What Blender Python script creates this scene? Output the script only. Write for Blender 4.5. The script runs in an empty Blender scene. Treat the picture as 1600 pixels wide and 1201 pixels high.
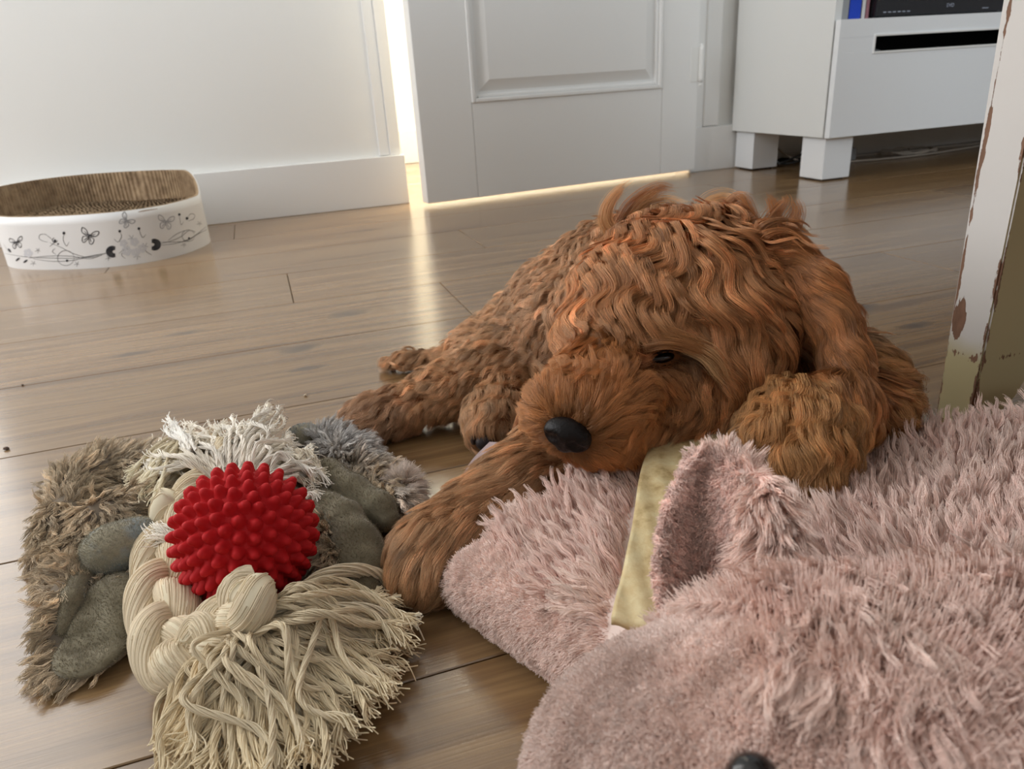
import bpy, bmesh, math, random
import numpy as np
from mathutils import Vector, Matrix, Quaternion
from mathutils.bvhtree import BVHTree
import openvdb as vdb

random.seed(7); RNG = np.random.default_rng(11)
PI = math.pi
SC = bpy.context.scene
COL = SC.collection

# ------------------------------------------------------------------ camera
F_PX = 1146.8                       # focal length for a 1600 px wide frame
EYE = np.array([0.0, 0.0, 0.29])    # phone held low above the floor
PITCH, ROLL, YAW = 0.39905, -0.063019, 0.302572
_f = np.array([math.sin(YAW) * math.cos(PITCH), math.cos(YAW) * math.cos(PITCH), -math.sin(PITCH)])
_r = np.cross(_f, [0, 0, 1]); _r /= np.linalg.norm(_r)
_u = np.cross(_r, _f)
CX = math.cos(ROLL) * _r + math.sin(ROLL) * _u
CY = -math.sin(ROLL) * _r + math.cos(ROLL) * _u
CM = np.array([CX, CY, -_f])
cam_d = bpy.data.cameras.new('camera'); cam = bpy.data.objects.new('camera', cam_d); COL.objects.link(cam)
cam_d.sensor_width = 36; cam_d.lens = F_PX / 1600 * 36
cam_d.clip_start = 0.01; cam_d.clip_end = 50
_m = Matrix(((CX[0], CY[0], -_f[0], EYE[0]), (CX[1], CY[1], -_f[1], EYE[1]), (CX[2], CY[2], -_f[2], EYE[2]), (0, 0, 0, 1)))
cam.matrix_world = _m
cam_d.dof.use_dof = True; cam_d.dof.focus_distance = 0.46; cam_d.dof.aperture_fstop = 17.0
SC.camera = cam

# ------------------------------------------------------------------ world, lights, exposure
SC.view_settings.view_transform = 'Standard'; SC.view_settings.look = 'None'
SC.view_settings.gamma = 1.0; SC.view_settings.use_curve_mapping = False
SC.view_settings.exposure = 0.0
SC.cycles.use_denoising = True
try:
    SC.cycles.denoiser = 'OPENIMAGEDENOISE'; SC.cycles.denoising_input_passes = 'RGB_ALBEDO_NORMAL'
except Exception: pass
SC.cycles.max_bounces = 7; SC.cycles.diffuse_bounces = 6; SC.cycles.glossy_bounces = 3
SC.cycles.transmission_bounces = 3; SC.cycles.transparent_max_bounces = 8
SC.cycles.sample_clamp_indirect = 4.0; SC.cycles.caustics_reflective = False; SC.cycles.caustics_refractive = False
W = bpy.data.worlds.new('world'); SC.world = W; W.use_nodes = True
W.node_tree.nodes['Background'].inputs[0].default_value = (0.90, 0.95, 1.0, 1)
W.node_tree.nodes['Background'].inputs[1].default_value = 0.8

def area(name, loc, target, sx, sy, power, col):
    l = bpy.data.lights.new(name, 'AREA'); l.shape = 'RECTANGLE'; l.size = sx; l.size_y = sy; l.energy = power; l.color = col
    o = bpy.data.objects.new(name, l); COL.objects.link(o); o.location = loc
    d = Vector(target) - Vector(loc); o.rotation_euler = d.to_track_quat('-Z', 'Y').to_euler(); return o
area('window_daylight', (-1.76, 1.08, 1.40), (0.0, 1.08, 0.9), 1.3, 1.7, 36, (0.97, 0.985, 1.0))
area('patio_daylight', (-1.12, 1.985, 1.07), (-0.9, 0.0, 0.75), 0.78, 1.9, 14, (1.0, 0.97, 0.92))
area('rear_window_daylight', (1.7, -2.62, 1.75), (1.0, 1.9, 0.5), 1.9, 1.35, 62, (0.82, 0.92, 1.0))
area('hall_daylight', (0.8, 2.45, 1.9), (0.6, 2.4, 0.0), 1.0, 0.5, 75, (1.0, 0.90, 0.70))

# ------------------------------------------------------------------ helpers
def ray(px, py):
    d = CM.T @ np.array([(px - 800) / F_PX, -(py - 600.5) / F_PX, -1.0]); return d / np.linalg.norm(d)
def Z(px, py, z=0.0):
    d = ray(px, py); return EYE + d * (z - EYE[2]) / d[2]
def D(px, py, t):
    return EYE + ray(px, py) * t
def px_of(p):
    q = (np.atleast_2d(p) - EYE) @ CM.T
    return np.stack([800 + F_PX * q[:, 0] / -q[:, 2], 600.5 - F_PX * q[:, 1] / -q[:, 2]], 1)

def tag(o, label=None, cat=None, group=None, kind=None):
    if label: o['label'] = label
    if cat: o['category'] = cat
    if group: o['group'] = group
    if kind: o['kind'] = kind
    return o
def empty(name, loc=(0, 0, 0), rz=0):
    o = bpy.data.objects.new(name, None); o.location = loc; o.rotation_euler = (0, 0, rz); o.empty_display_size = .05
    COL.objects.link(o); return o
def link(name, me, mat=None, parent=None, smooth=True):
    o = bpy.data.objects.new(name, me); COL.objects.link(o)
    if mat: me.materials.clear(); me.materials.append(mat)
    if parent: o.parent = parent
    if smooth and len(me.polygons): me.polygons.foreach_set('use_smooth', [True] * len(me.polygons))
    return o
def from_np(name, v, f):
    me = bpy.data.meshes.new(name); me.from_pydata([tuple(map(float, p)) for p in v], [], [tuple(map(int, q)) for q in f]); me.update(); return me
def box(bm, x0, x1, y0, y1, z0, z1, M=None):
    vs = [bm.verts.new((x, y, z)) for z in (z0, z1) for y in (y0, y1) for x in (x0, x1)]
    if M is not None:
        for v in vs: v.co = M @ v.co
    for q in ((0, 2, 3, 1), (4, 5, 7, 6), (0, 1, 5, 4), (1, 3, 7, 5), (3, 2, 6, 7), (2, 0, 4, 6)):
        bm.faces.new([vs[i] for i in q])
def bx(name, dims, mat, parent=None, bev=0.0, M=None, seg=2):
    bm = bmesh.new(); box(bm, *dims, M=M)
    if bev: bmesh.ops.bevel(bm, geom=bm.edges[:], offset=bev, segments=seg, affect='EDGES', profile=.5)
    me = bpy.data.meshes.new(name); bm.to_mesh(me); bm.free()
    return link(name, me, mat, parent, smooth=False)

def curve_pts(ctrl, n):
    c = np.array(ctrl, float); m = len(c)
    P = np.vstack([2 * c[0] - c[1], c, 2 * c[-1] - c[-2]])
    out = []
    for s in np.linspace(0, m - 1 - 1e-9, n):
        i = int(s); t = s - i; a, b, cc, d = P[i], P[i + 1], P[i + 2], P[i + 3]
        out.append(.5 * ((2 * b) + (-a + cc) * t + (2 * a - 5 * b + 4 * cc - d) * t * t + (-a + 3 * b - 3 * cc + d) * t ** 3))
    return np.array(out)
def frames(p):
    t = np.gradient(p, axis=0); t /= np.linalg.norm(t, axis=1)[:, None] + 1e-12
    ref = np.array([0, 0, 1.0]) if abs(t[0][2]) < .9 else np.array([1.0, 0, 0])
    n = []; a = ref - t[0] * (ref @ t[0]); a /= np.linalg.norm(a)
    for k in range(len(p)):
        a = a - t[k] * (a @ t[k]); a /= np.linalg.norm(a) + 1e-12; n.append(a)
    n = np.array(n); return t, n, np.cross(t, n)
def tube_arrays(p, r, seg=8, cap=True, ridge=None):
    t, n, b = frames(p); K = len(p); r = np.broadcast_to(r, (K,)); v = []
    for k in range(K):
        for j in range(seg):
            a = 2 * PI * j / seg; rr = r[k] * (1 if ridge is None else ridge(k, a))
            v.append(p[k] + rr * (math.cos(a) * n[k] + math.sin(a) * b[k]))
    f = [(k * seg + j, k * seg + (j + 1) % seg, (k + 1) * seg + (j + 1) % seg, (k + 1) * seg + j) for k in range(K - 1) for j in range(seg)]
    if cap: f += [tuple(range(seg))[::-1], tuple((K - 1) * seg + j for j in range(seg))]
    return np.array(v), f
def tube(name, ctrl, r, mat, parent=None, n=24, seg=8, raw=False):
    p = np.array(ctrl, float) if raw else curve_pts(ctrl, n)
    rr = np.interp(np.linspace(0, 1, len(p)), np.linspace(0, 1, len(r)), r) if hasattr(r, '__len__') else r
    v, f = tube_arrays(p, rr, seg); return link(name, from_np(name, v, f), mat, parent)

def nz(p, scale, seed=0):
    """smooth pseudo noise in [-1, 1] from a few plane waves"""
    g = np.random.default_rng(seed + 100); p = np.atleast_2d(p); s = 0
    for k in range(6):
        w = g.normal(size=3); w /= np.linalg.norm(w); w *= (2 * PI / scale) * g.uniform(.6, 1.5)
        s = s + np.sin(p @ w + g.uniform(0, 2 * PI))
    return s / 3.2

# ---- signed distance bodies, meshed through openvdb
def cap_(a, b, ra, rb): return ('c', np.array(a, float), np.array(b, float), ra, rb)
def chain(pts):  # pts: (point, radius)
    return [cap_(pts[i][0], pts[i + 1][0], pts[i][1], pts[i + 1][1]) for i in range(len(pts) - 1)]
def ell(c, r, R=None): return ('e', np.array(c, float), np.array(r, float), np.eye(3) if R is None else np.array(R))
def basis(x, zhint=(0, 0, 1)):
    x = np.array(x, float); x /= np.linalg.norm(x); z = np.array(zhint, float); z = z - x * (z @ x); z /= np.linalg.norm(z)
    return np.array([x, np.cross(z, x), z])       # rows: local axes
def sdf_eval(blobs, G, k):
    acc = None
    for b in blobs:
        if b[0] == 'c':
            a, e, ra, rb = b[1:]; ba = e - a; L = ba @ ba + 1e-12
            t = np.clip(((G - a) @ ba) / L, 0, 1)
            d = np.linalg.norm(G - a - t[..., None] * ba, axis=-1) - (ra + t * (rb - ra))
        elif b[0] == 'e':
            q = (G - b[1]) @ b[3].T; k0 = np.linalg.norm(q / b[2], axis=-1); k1 = np.linalg.norm(q / b[2] ** 2, axis=-1) + 1e-9
            d = k0 * (k0 - 1) / k1
        else: d = b[1](G)
        if acc is None: acc = d
        else:
            h = np.clip(.5 + .5 * (d - acc) / k, 0, 1); acc = d * (1 - h) + acc * h - k * h * (1 - h)
    return acc
def sdf_mesh(name, blobs, vox, k, lo, hi, post=None, smooth=0):
    lo = np.array(lo, float); hi = np.array(hi, float); n = np.ceil((hi - lo) / vox).astype(int) + 1
    xs = [lo[i] + vox * np.arange(n[i]) for i in range(3)]
    A = np.empty(tuple(n), np.float32)
    for i in range(0, n[0], 24):                      # slabs keep memory low
        G = np.stack(np.meshgrid(xs[0][i:i + 24], xs[1], xs[2], indexing='ij'), -1)
        d = sdf_eval(blobs, G, k)
        if post: d = post(G, d)
        A[i:i + 24] = d
    g = vdb.FloatGrid(background=1.0); g.copyFromArray(A)
    v, q = g.convertToQuads(0.0)[:2] if not isinstance(g.convertToQuads(0.0), np.ndarray) else None
    v = v * vox + lo
    me = bpy.data.meshes.new(name)
    me.from_pydata(v.tolist(), [], q[:, ::-1].tolist()); me.update()
    bm = bmesh.new(); bm.from_mesh(me)
    for _ in range(smooth): bmesh.ops.smooth_vert(bm, verts=bm.verts, factor=.5, use_axis_x=True, use_axis_y=True, use_axis_z=True)
    bmesh.ops.recalc_face_normals(bm, faces=bm.faces)
    bm.to_mesh(me); bm.free(); return me
def bounds(blobs, pad):
    P = []
    for b in blobs:
        if b[0] == 'c': P += [b[1] - b[3], b[1] + b[3], b[2] - b[4], b[2] + b[4]]
        elif b[0] == 'e': m = max(b[2]); P += [b[1] - m, b[1] + m]
    P = np.array(P); return P.min(0) - pad, P.max(0) + pad

# ---- fur and yarn: real strands as hair curves
def strands(name, P, rad, mat, parent, tint, kind='stuff'):
    """P (N,K,3) points, rad (K,) or (N,K), tint (N,3)"""
    N, K = P.shape[:2]
    hc = bpy.data.hair_curves.new(name); hc.add_curves([K] * N)
    hc.points.foreach_set('position', np.ascontiguousarray(P, np.float32).ravel())
    r = np.broadcast_to(rad, (N, K)).astype(np.float32)
    at = hc.attributes.get('radius') or hc.attributes.new('radius', 'FLOAT', 'POINT'); at.data.foreach_set('value', np.ascontiguousarray(r).ravel())
    t = np.ones((N, 4), np.float32); t[:, :3] = tint
    ca = hc.attributes.new('tint', 'FLOAT_COLOR', 'CURVE'); ca.data.foreach_set('color', t.ravel())
    hc.materials.append(mat)
    o = bpy.data.objects.new(name, hc); COL.objects.link(o)
    if parent: o.parent = parent
    if kind: o['kind'] = kind
    return o
def surf(me):
    me.calc_loop_triangles(); n = len(me.loop_triangles)
    t = np.empty(n * 3, np.int32); me.loop_triangles.foreach_get('vertices', t); t = t.reshape(-1, 3)
    v = np.empty(len(me.vertices) * 3, np.float32); me.vertices.foreach_get('co', v); v = v.reshape(-1, 3).astype(float)
    return v, t, BVHTree.FromPolygons(v.tolist(), t.tolist())
def sample(v, t, n, weight=None):
    a, b, c = v[t[:, 0]], v[t[:, 1]], v[t[:, 2]]; cr = np.cross(b - a, c - a); ar = np.linalg.norm(cr, axis=1); N = cr / (ar[:, None] + 1e-15)
    w = ar.copy()
    if weight is not None: w = w * weight((a + b + c) / 3, N)
    i = RNG.choice(len(t), n, p=w / w.sum()); r1 = np.sqrt(RNG.random(n))[:, None]; r2 = RNG.random(n)[:, None]
    return (1 - r1) * a[i] + r1 * (1 - r2) * b[i] + r1 * r2 * c[i], N[i]
def view_weight(hidden=.25, ref=.45, ex=1.2, top=2.2):
    def w(c, N):
        d = EYE - c; L = np.linalg.norm(d, axis=1); f = (N * d).sum(1) / L
        p = px_of(c); ins = (p[:, 0] > -120) & (p[:, 0] < 1720) & (p[:, 1] > -100) & (p[:, 1] < 1320)
        return np.where((f > -.25) & ins, np.clip((ref / L) ** ex, .3, top), hidden * .6)
    return w
def unit(a): return a / (np.linalg.norm(a, axis=-1, keepdims=True) + 1e-12)

def fur(name, v, t, bvh, parent, mat, n_clump, kids, L, K=9, lift=.25, field=None, wave=(0, .02), clump=.7, R=.0025, radius=.00012,
        frizz=.0006, tint=None, dens=None, hug=True, len_var=.25, floor=None, root_in=.001, seed=0, tip=.15, curl=0.0, dirnoise=.35, follow=None, layer=0.0, avoid=None, origin=None, var=(.12, .16)):
    """L, lift, wave amplitude and R may be functions of the root position; field(root, normal) -> flow direction"""
    P0, N0 = sample(v, t, n_clump, dens)
    val = lambda q: (q(P0, N0) if callable(q) else np.full(n_clump, q, float))
    Ls = val(L) * (1 + len_var * RNG.uniform(-1, 1, n_clump)); lf = val(lift) * RNG.uniform(.6, 1.4, n_clump)
    keep = Ls > .0008; P0, N0, Ls, lf = P0[keep], N0[keep], Ls[keep], lf[keep]; M_ = len(P0)
    v2 = lambda q: (q(P0, N0) if callable(q) else np.full(M_, q, float))
    F = field(P0, N0) if field else np.tile([0., 0, -1], (M_, 1))
    F = F + dirnoise * np.stack([nz(P0, .03, seed + 1), nz(P0, .03, seed + 2), nz(P0, .03, seed + 3)], 1) + dirnoise * .4 * RNG.normal(size=(M_, 3))
    F = unit(F - N0 * (F * N0).sum(1)[:, None])
    amp, lam = v2(wave[0]), v2(wave[1]); Rr = v2(R)
    ts = np.linspace(0, 1, K)
    G = np.zeros((M_, K, 3)); T = np.zeros_like(G); NN = np.zeros_like(G)
    lay = layer * RNG.random(M_)
    q = P0.copy(); d = F.copy(); n = N0.copy(); G[:, 0] = P0 - N0 * root_in; T[:, 0] = F; NN[:, 0] = N0
    for k in range(1, K):
        st = Ls / (K - 1)
        if hug:
            q2 = q + d * st[:, None]
            nn = n.copy()
            for i in range(M_):
                h = bvh.find_nearest(q2[i])
                if h[0] is not None: q2[i] = h[0]; nn[i] = h[1]
            n = unit(.55 * n + .45 * nn); d = unit(d - n * (d * n).sum(1)[:, None])
            if follow is not None and k % 2 == 0:
                ff = follow(q2, n); d = unit(.75 * d + .25 * unit(ff - n * (ff * n).sum(1)[:, None]))
            q = q2; hgt = lf * Ls * ts[k] ** .8
            G[:, k] = q + n * (hgt + lay * min(1, ts[k] * 3))[:, None]
        else:
            dd = unit(d * (1 - lf)[:, None] + n * lf[:, None] + np.array([0, 0, -.5]) * (ts[k] * .5))
            q = q + dd * st[:, None]; G[:, k] = q
        T[:, k] = d; NN[:, k] = n
    S = unit(np.cross(NN, T))
    # coherent ripples: the phase follows position along the flow, shared by neighbouring locks
    ph = 2 * PI * np.linalg.norm(P0 - (np.array([.3, 1.2, .3]) if origin is None else origin), axis=1) / lam + 1.5 * nz(P0, .06, seed + 9) + RNG.normal(size=M_) * .3
    arc = Ls[:, None] * ts[None]
    w = amp[:, None] * np.minimum(1, ts[None] * 2.5); a = ph[:, None] + 2 * PI * arc / lam[:, None]
    G = G + S * (w * np.sin(a))[..., None] + NN * (w * (.45 + .55 * curl) * np.cos(a + .6))[..., None]
    if avoid is not None:
        ok = np.ones(M_, bool)
        for c_, r_ in avoid: ok &= (np.linalg.norm(G - c_, axis=-1) > r_).all(1)
        G = G[ok]; P0 = P0[ok]; N0 = N0[ok]; Rr = Rr[ok]; M_ = len(P0)
    # children
    off = RNG.normal(size=(M_, kids, 3)) * .6; off = off - N0[:, None] * (off * N0[:, None]).sum(-1, keepdims=True)
    off = off * Rr[:, None, None]
    sh = 1 - clump * ts ** .7
    jit = RNG.normal(size=(M_, kids, K, 3)).cumsum(2) * frizz * .35; jit[:, :, 0] = 0
    lenk = RNG.uniform(.72, 1.05, (M_, kids))
    idx = np.clip(ts[None, None] * lenk[..., None] * (K - 1), 0, K - 1.001); i0 = idx.astype(int); fr = (idx - i0)[..., None]
    m = np.arange(M_)[:, None, None]
    C = G[m, i0] * (1 - fr) + G[m, i0 + 1] * fr
    C = C + off[:, :, None] * sh[None, None, :, None] + jit
    C = C.reshape(-1, K, 3)
    good = np.ones(len(C), bool)
    if floor is not None:
        good = C[:, 1:, 2].min(1) > floor - .0025
        C[..., 2] = np.maximum(C[..., 2], floor + RNG.uniform(0, .001, (len(C), 1)))
    rad = radius * (1 - (1 - tip) * ts ** 2)
    base = tint(P0, N0) if callable(tint) else np.tile(tint, (M_, 1))
    cv = np.exp(RNG.normal(size=(M_, 1)) * var[0]) * base
    cc = np.repeat(cv, kids, 0) * np.exp(RNG.normal(size=(M_ * kids, 1)) * var[1])
    return strands(name, C[good], rad, mat, parent, cc[good])

def guide_field(G, sig=.018, default=(0, 0, -1)):
    """G: list of (surface point, direction[, extra]) -> smooth direction field"""
    GP = np.array([g[0] for g in G]); GD = unit(np.array([g[1] for g in G]))
    def f(P, N):
        out = np.empty_like(P)
        for i in range(0, len(P), 4000):
            d2 = ((P[i:i + 4000, None] - GP[None]) ** 2).sum(-1); w = 1 / (d2 + (sig * .35) ** 2) ** 1.6
            out[i:i + 4000] = (w[..., None] * GD[None]).sum(1) / w.sum(1, keepdims=True)
        return unit(out)
    return f
def gpx(lst, bvh, dflt):
    out = []
    for (x_, y_, dx, dy) in lst:
        h = bvh.ray_cast(EYE.tolist(), ray(x_, y_).tolist())
        if h[0] is None:
            p = D(x_, y_, dflt); n = -ray(x_, y_)
        else: p = np.array(h[0]); n = np.array(h[1])
        d = CX * dx - CY * dy; d = d / np.linalg.norm(d); r_ = ray(x_, y_)
        d = d - r_ * (d @ n) / min(-.25, r_ @ n)        # slide along the view ray into the tangent plane
        out.append((p, unit(d)))
    return out

def yarn(paths, ply=12, r_y=.0013, r_f=.0003, twist=90, K=22, fray=.002, fray_at=.85, tint=(.8, .74, .6), fuzz=.0):
    """bundles of twisted fibres along the given paths; returns (N,K,3) and tints"""
    out = []; tn = []
    for c in paths:
        p = curve_pts(c, K); t, n, b = frames(p); s = np.linspace(0, 1, K); ph0 = RNG.uniform(0, 2 * PI)
        L = np.linalg.norm(np.diff(p, axis=0), axis=1).sum(); ty = np.exp(RNG.normal() * .06); ry = r_y * RNG.uniform(.8, 1.2); tw = twist * RNG.choice([1, .7])
        for j in range(ply):
            a = ph0 + 2 * PI * j / ply + tw * L * s * 2 + RNG.uniform(-.2, .2); rr = ry * math.sqrt((j % 3 + 1) / 3)
            fl = np.clip((s - fray_at) / (1 - fray_at), 0, 1) ** 1.3 * fray
            dv = RNG.normal(size=3)
            q = p + (rr + fl * abs(RNG.normal()))[:, None] * (np.cos(a)[:, None] * n + np.sin(a)[:, None] * b) + fl[:, None] * dv * .5
            q = q + RNG.normal(size=(K, 3)) * fuzz
            e = RNG.uniform(.9, 1.0); idx = s * e * (K - 1); i0 = np.minimum(idx.astype(int), K - 2); fr = (idx - i0)[:, None]
            out.append(q[i0] * (1 - fr) + q[i0 + 1] * fr); tn.append(np.array(tint) * ty * np.exp(RNG.normal() * .05))
    return np.array(out), np.array(tn)

# ------------------------------------------------------------------ materials
def mat(name, col=(.8, .8, .8), rough=.5, spec=.5, **kw):
    m = bpy.data.materials.new(name); m.use_nodes = True; b = m.node_tree.nodes['Principled BSDF']
    b.inputs['Base Color'].default_value = (*col, 1); b.inputs['Roughness'].default_value = rough; b.inputs['Specular IOR Level'].default_value = spec
    for k, q in kw.items(): b.inputs[k].default_value = q
    return m
class NT:
    def __init__(s, m): s.t = m.node_tree; s.b = s.t.nodes['Principled BSDF']
    def n(s, ty, **kw):
        x = s.t.nodes.new(ty)
        for k, q in kw.items():
            if k.startswith('i_'):
                key = k[2:]; key = int(key) if key.isdigit() else key.replace('_', ' ')
                x.inputs[key].default_value = q
            else: setattr(x, k, q)
        return x
    def l(s, a, b): s.t.links.new(a, b)
    def ramp(s, fac, stops):
        r = s.n('ShaderNodeValToRGB'); e = r.color_ramp.elements
        while len(e) < len(stops): e.new(.5)
        for k, (p, c) in enumerate(stops): e[k].position = p; e[k].color = (*c, 1) if len(c) == 3 else c
        s.l(fac, r.inputs[0]); return r.outputs[0]
    def mix(s, fac, a, b, mode='MIX'):
        x = s.n('ShaderNodeMix', data_type='RGBA', blend_type=mode)
        for q, sock in ((fac, x.inputs[0]), (a, x.inputs[6]), (b, x.inputs[7])):
            if hasattr(q, 'is_linked'): s.l(q, sock)
            else: sock.default_value = q if not isinstance(q, tuple) else ((*q, 1) if len(q) == 3 else q)
        return x.outputs[2]
    def math(s, op, a, b=0.0, c=0.0):
        x = s.n('ShaderNodeMath', operation=op)
        for q, sock in ((a, x.inputs[0]), (b, x.inputs[1]), (c, x.inputs[2])):
            if hasattr(q, 'is_linked'): s.l(q, sock)
            else: sock.default_value = q
        return x.outputs[0]
    def bump(s, h, strength=.3, dist=.001):
        x = s.n('ShaderNodeBump', i_Strength=strength, i_Distance=dist); s.l(h, x.inputs['Height']); s.l(x.outputs[0], s.b.inputs['Normal'])

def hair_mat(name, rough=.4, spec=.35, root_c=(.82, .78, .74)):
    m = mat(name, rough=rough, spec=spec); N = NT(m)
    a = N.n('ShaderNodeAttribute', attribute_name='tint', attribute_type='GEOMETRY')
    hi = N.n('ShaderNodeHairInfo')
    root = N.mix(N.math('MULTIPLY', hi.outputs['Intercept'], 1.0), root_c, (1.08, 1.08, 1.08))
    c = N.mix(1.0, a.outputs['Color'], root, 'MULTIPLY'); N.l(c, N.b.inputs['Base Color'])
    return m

M = {}
M['wall'] = mat('wall_paint', (.83, .83, .81), .6, .3); N = NT(M['wall'])
tc = N.n('ShaderNodeTexCoord'); x = N.n('ShaderNodeTexNoise', i_Scale=180.0, i_Detail=3.0); N.l(tc.outputs['Object'], x.inputs['Vector']); N.bump(x.outputs[0], .12, .001)
M['walld'] = mat('dim_unseen_wall', (.48, .46, .43), .7, .2)  # unseen walls made darker to cut the bounced light
M['trim'] = mat('trim_paint', (.80, .80, .79), .35, .5)
M['door'] = mat('door_paint', (.80, .80, .79), .3, .5)
M['cab'] = mat('cabinet_laminate', (.80, .82, .84), .28, .5)
M['caboff'] = mat('cabinet_edge', (.74, .75, .74), .4, .4)
M['black'] = mat('black_plastic', (.012, .012, .014), .3, .5)
M['dark'] = mat('dark_inside', (.03, .03, .035), .6, .3)
M['blue'] = mat('book_blue', (.01, .06, .55), .4, .4)
M['grey'] = mat('grey_plastic', (.35, .36, .37), .5, .3)
M['cable'] = mat('cable_beige', (.42, .36, .30), .5, .3)
M['cableb'] = mat('cable_black', (.02, .02, .02), .5, .3)
M['metal'] = mat('hinge_metal', (.78, .78, .76), .35, .5)

def make_floor_mat():
    m = mat('oak_laminate', rough=.3, spec=.9, **{'Coat Weight': .25, 'Coat Roughness': .2}); N = NT(m)
    g = N.n('ShaderNodeNewGeometry'); oi = N.n('ShaderNodeObjectInfo')
    off = N.n('ShaderNodeCombineXYZ'); N.l(N.math('MULTIPLY', oi.outputs['Random'], 37.0), off.inputs[0]); N.l(N.math('MULTIPLY', oi.outputs['Random'], 19.0), off.inputs[2])
    p = N.n('ShaderNodeVectorMath', operation='ADD'); N.l(g.outputs['Position'], p.inputs[0]); N.l(off.outputs[0], p.inputs[1])
    # gentle warp of the grain
    wn = N.n('ShaderNodeTexNoise', i_Scale=3.0, i_Detail=2.0); mw = N.n('ShaderNodeMapping', i_Scale=(.6, 2.5, 1)); N.l(p.outputs[0], mw.inputs[0]); N.l(mw.outputs[0], wn.inputs['Vector'])
    ws = N.n('ShaderNodeVectorMath', operation='MULTIPLY_ADD'); N.l(wn.outputs['Color'], ws.inputs[0]); ws.inputs[1].default_value = (0, .05, 0); N.l(p.outputs[0], ws.inputs[2])
    # knots
    kn = [(.008, .877, .030, .016), (.082, .995, .035, .018), (.674, .694, .028, .016), (.533, .493, .018, .011), (.677, .613, .03, .01), (.414, 1.154, .05, .014), (.192, 1.603, .05, .016), (.012, .805, .03, .008), (-.13, 1.018, .03, .010), (-.189, .96, .03, .008), (.706, 1.401, .05, .012), (-.45, .8, .03, .014), (.25, .15, .03, .012)]
    kf = None; geo = g.outputs['Position']
    sep = N.n('ShaderNodeSeparateXYZ'); nd = N.n('ShaderNodeVectorMath', operation='MULTIPLY_ADD')
    n2 = N.n('ShaderNodeTexNoise', i_Scale=45.0, i_Detail=3.0); N.l(geo, n2.inputs['Vector'])
    N.l(n2.outputs['Color'], nd.inputs[0]); nd.inputs[1].default_value = (.02, .012, 0); N.l(geo, nd.inputs[2]); N.l(nd.outputs[0], sep.inputs[0])
    for (kx, ky, rx, ry) in kn:
        dx = N.math('DIVIDE', N.math('SUBTRACT', sep.outputs[0], kx + .01), rx); dy = N.math('DIVIDE', N.math('SUBTRACT', sep.outputs[1], ky + .006), ry)
        d = N.math('SQRT', N.math('ADD', N.math('MULTIPLY', dx, dx), N.math('MULTIPLY', dy, dy)))
        kf = d if kf is None else N.math('MINIMUM', kf, d)
    s1 = N.n('ShaderNodeMapping', i_Scale=(1.6, 34, 1)); N.l(ws.outputs[0], s1.inputs[0])
    t1 = N.n('ShaderNodeTexNoise', i_Scale=1.6, i_Detail=6.0, i_Roughness=.6); N.l(s1.outputs[0], t1.inputs['Vector'])
    s2 = N.n('ShaderNodeMapping', i_Scale=(8, 420, 1)); N.l(ws.outputs[0], s2.inputs[0])
    t2 = N.n('ShaderNodeTexNoise', i_Scale=1.0, i_Detail=3.0); N.l(s2.outputs[0], t2.inputs['Vector'])
    s3 = N.n('ShaderNodeMapping', i_Scale=(1.0, 9, 1)); N.l(ws.outputs[0], s3.inputs[0])
    t3 = N.n('ShaderNodeTexNoise', i_Scale=1.6, i_Detail=3.0); N.l(s3.outputs[0], t3.inputs['Vector'])
    c = N.ramp(t1.outputs[0], [(.30, (.070, .032, .011)), (.45, (.20, .112, .045)), (.58, (.30, .182, .080)), (.75, (.17, .093, .037))])
    c = N.mix(N.math('MULTIPLY', N.ramp(t2.outputs[0], [(.42, (1, 1, 1)), (.6, (0, 0, 0))]), .5), c, (.13, .07, .034), 'MIX')
    c = N.mix(N.ramp(t3.outputs[0], [(.35, (.0, .0, .0)), (.7, (.55, .55, .55))]), c, (.27, .172, .086))
    c = N.mix(N.math('MULTIPLY', N.ramp(kf, [(.25, (1, 1, 1)), (1.3, (0, 0, 0))]), .88), c, (.055, .034, .022))
    hv = N.n('ShaderNodeHueSaturation'); N.l(c, hv.inputs['Color']); N.l(N.math('ADD', N.math('MULTIPLY', oi.outputs['Random'], .18), .92), hv.inputs['Value'])
    N.l(hv.outputs[0], N.b.inputs['Base Color'])
    N.l(N.math('ADD', N.math('MULTIPLY', t2.outputs[0], .08), .17), N.b.inputs['Roughness'])
    s4 = N.n('ShaderNodeMapping', i_Scale=(14, 800, 1)); N.l(ws.outputs[0], s4.inputs[0])
    t4 = N.n('ShaderNodeTexNoise', i_Scale=1.0, i_Detail=2.0); N.l(s4.outputs[0], t4.inputs['Vector'])
    N.bump(t4.outputs[0], .25, .0004)
    return m
M['floor'] = make_floor_mat()
M['gap'] = mat('floor_joint', (.03, .02, .014), .8, .1)

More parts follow.
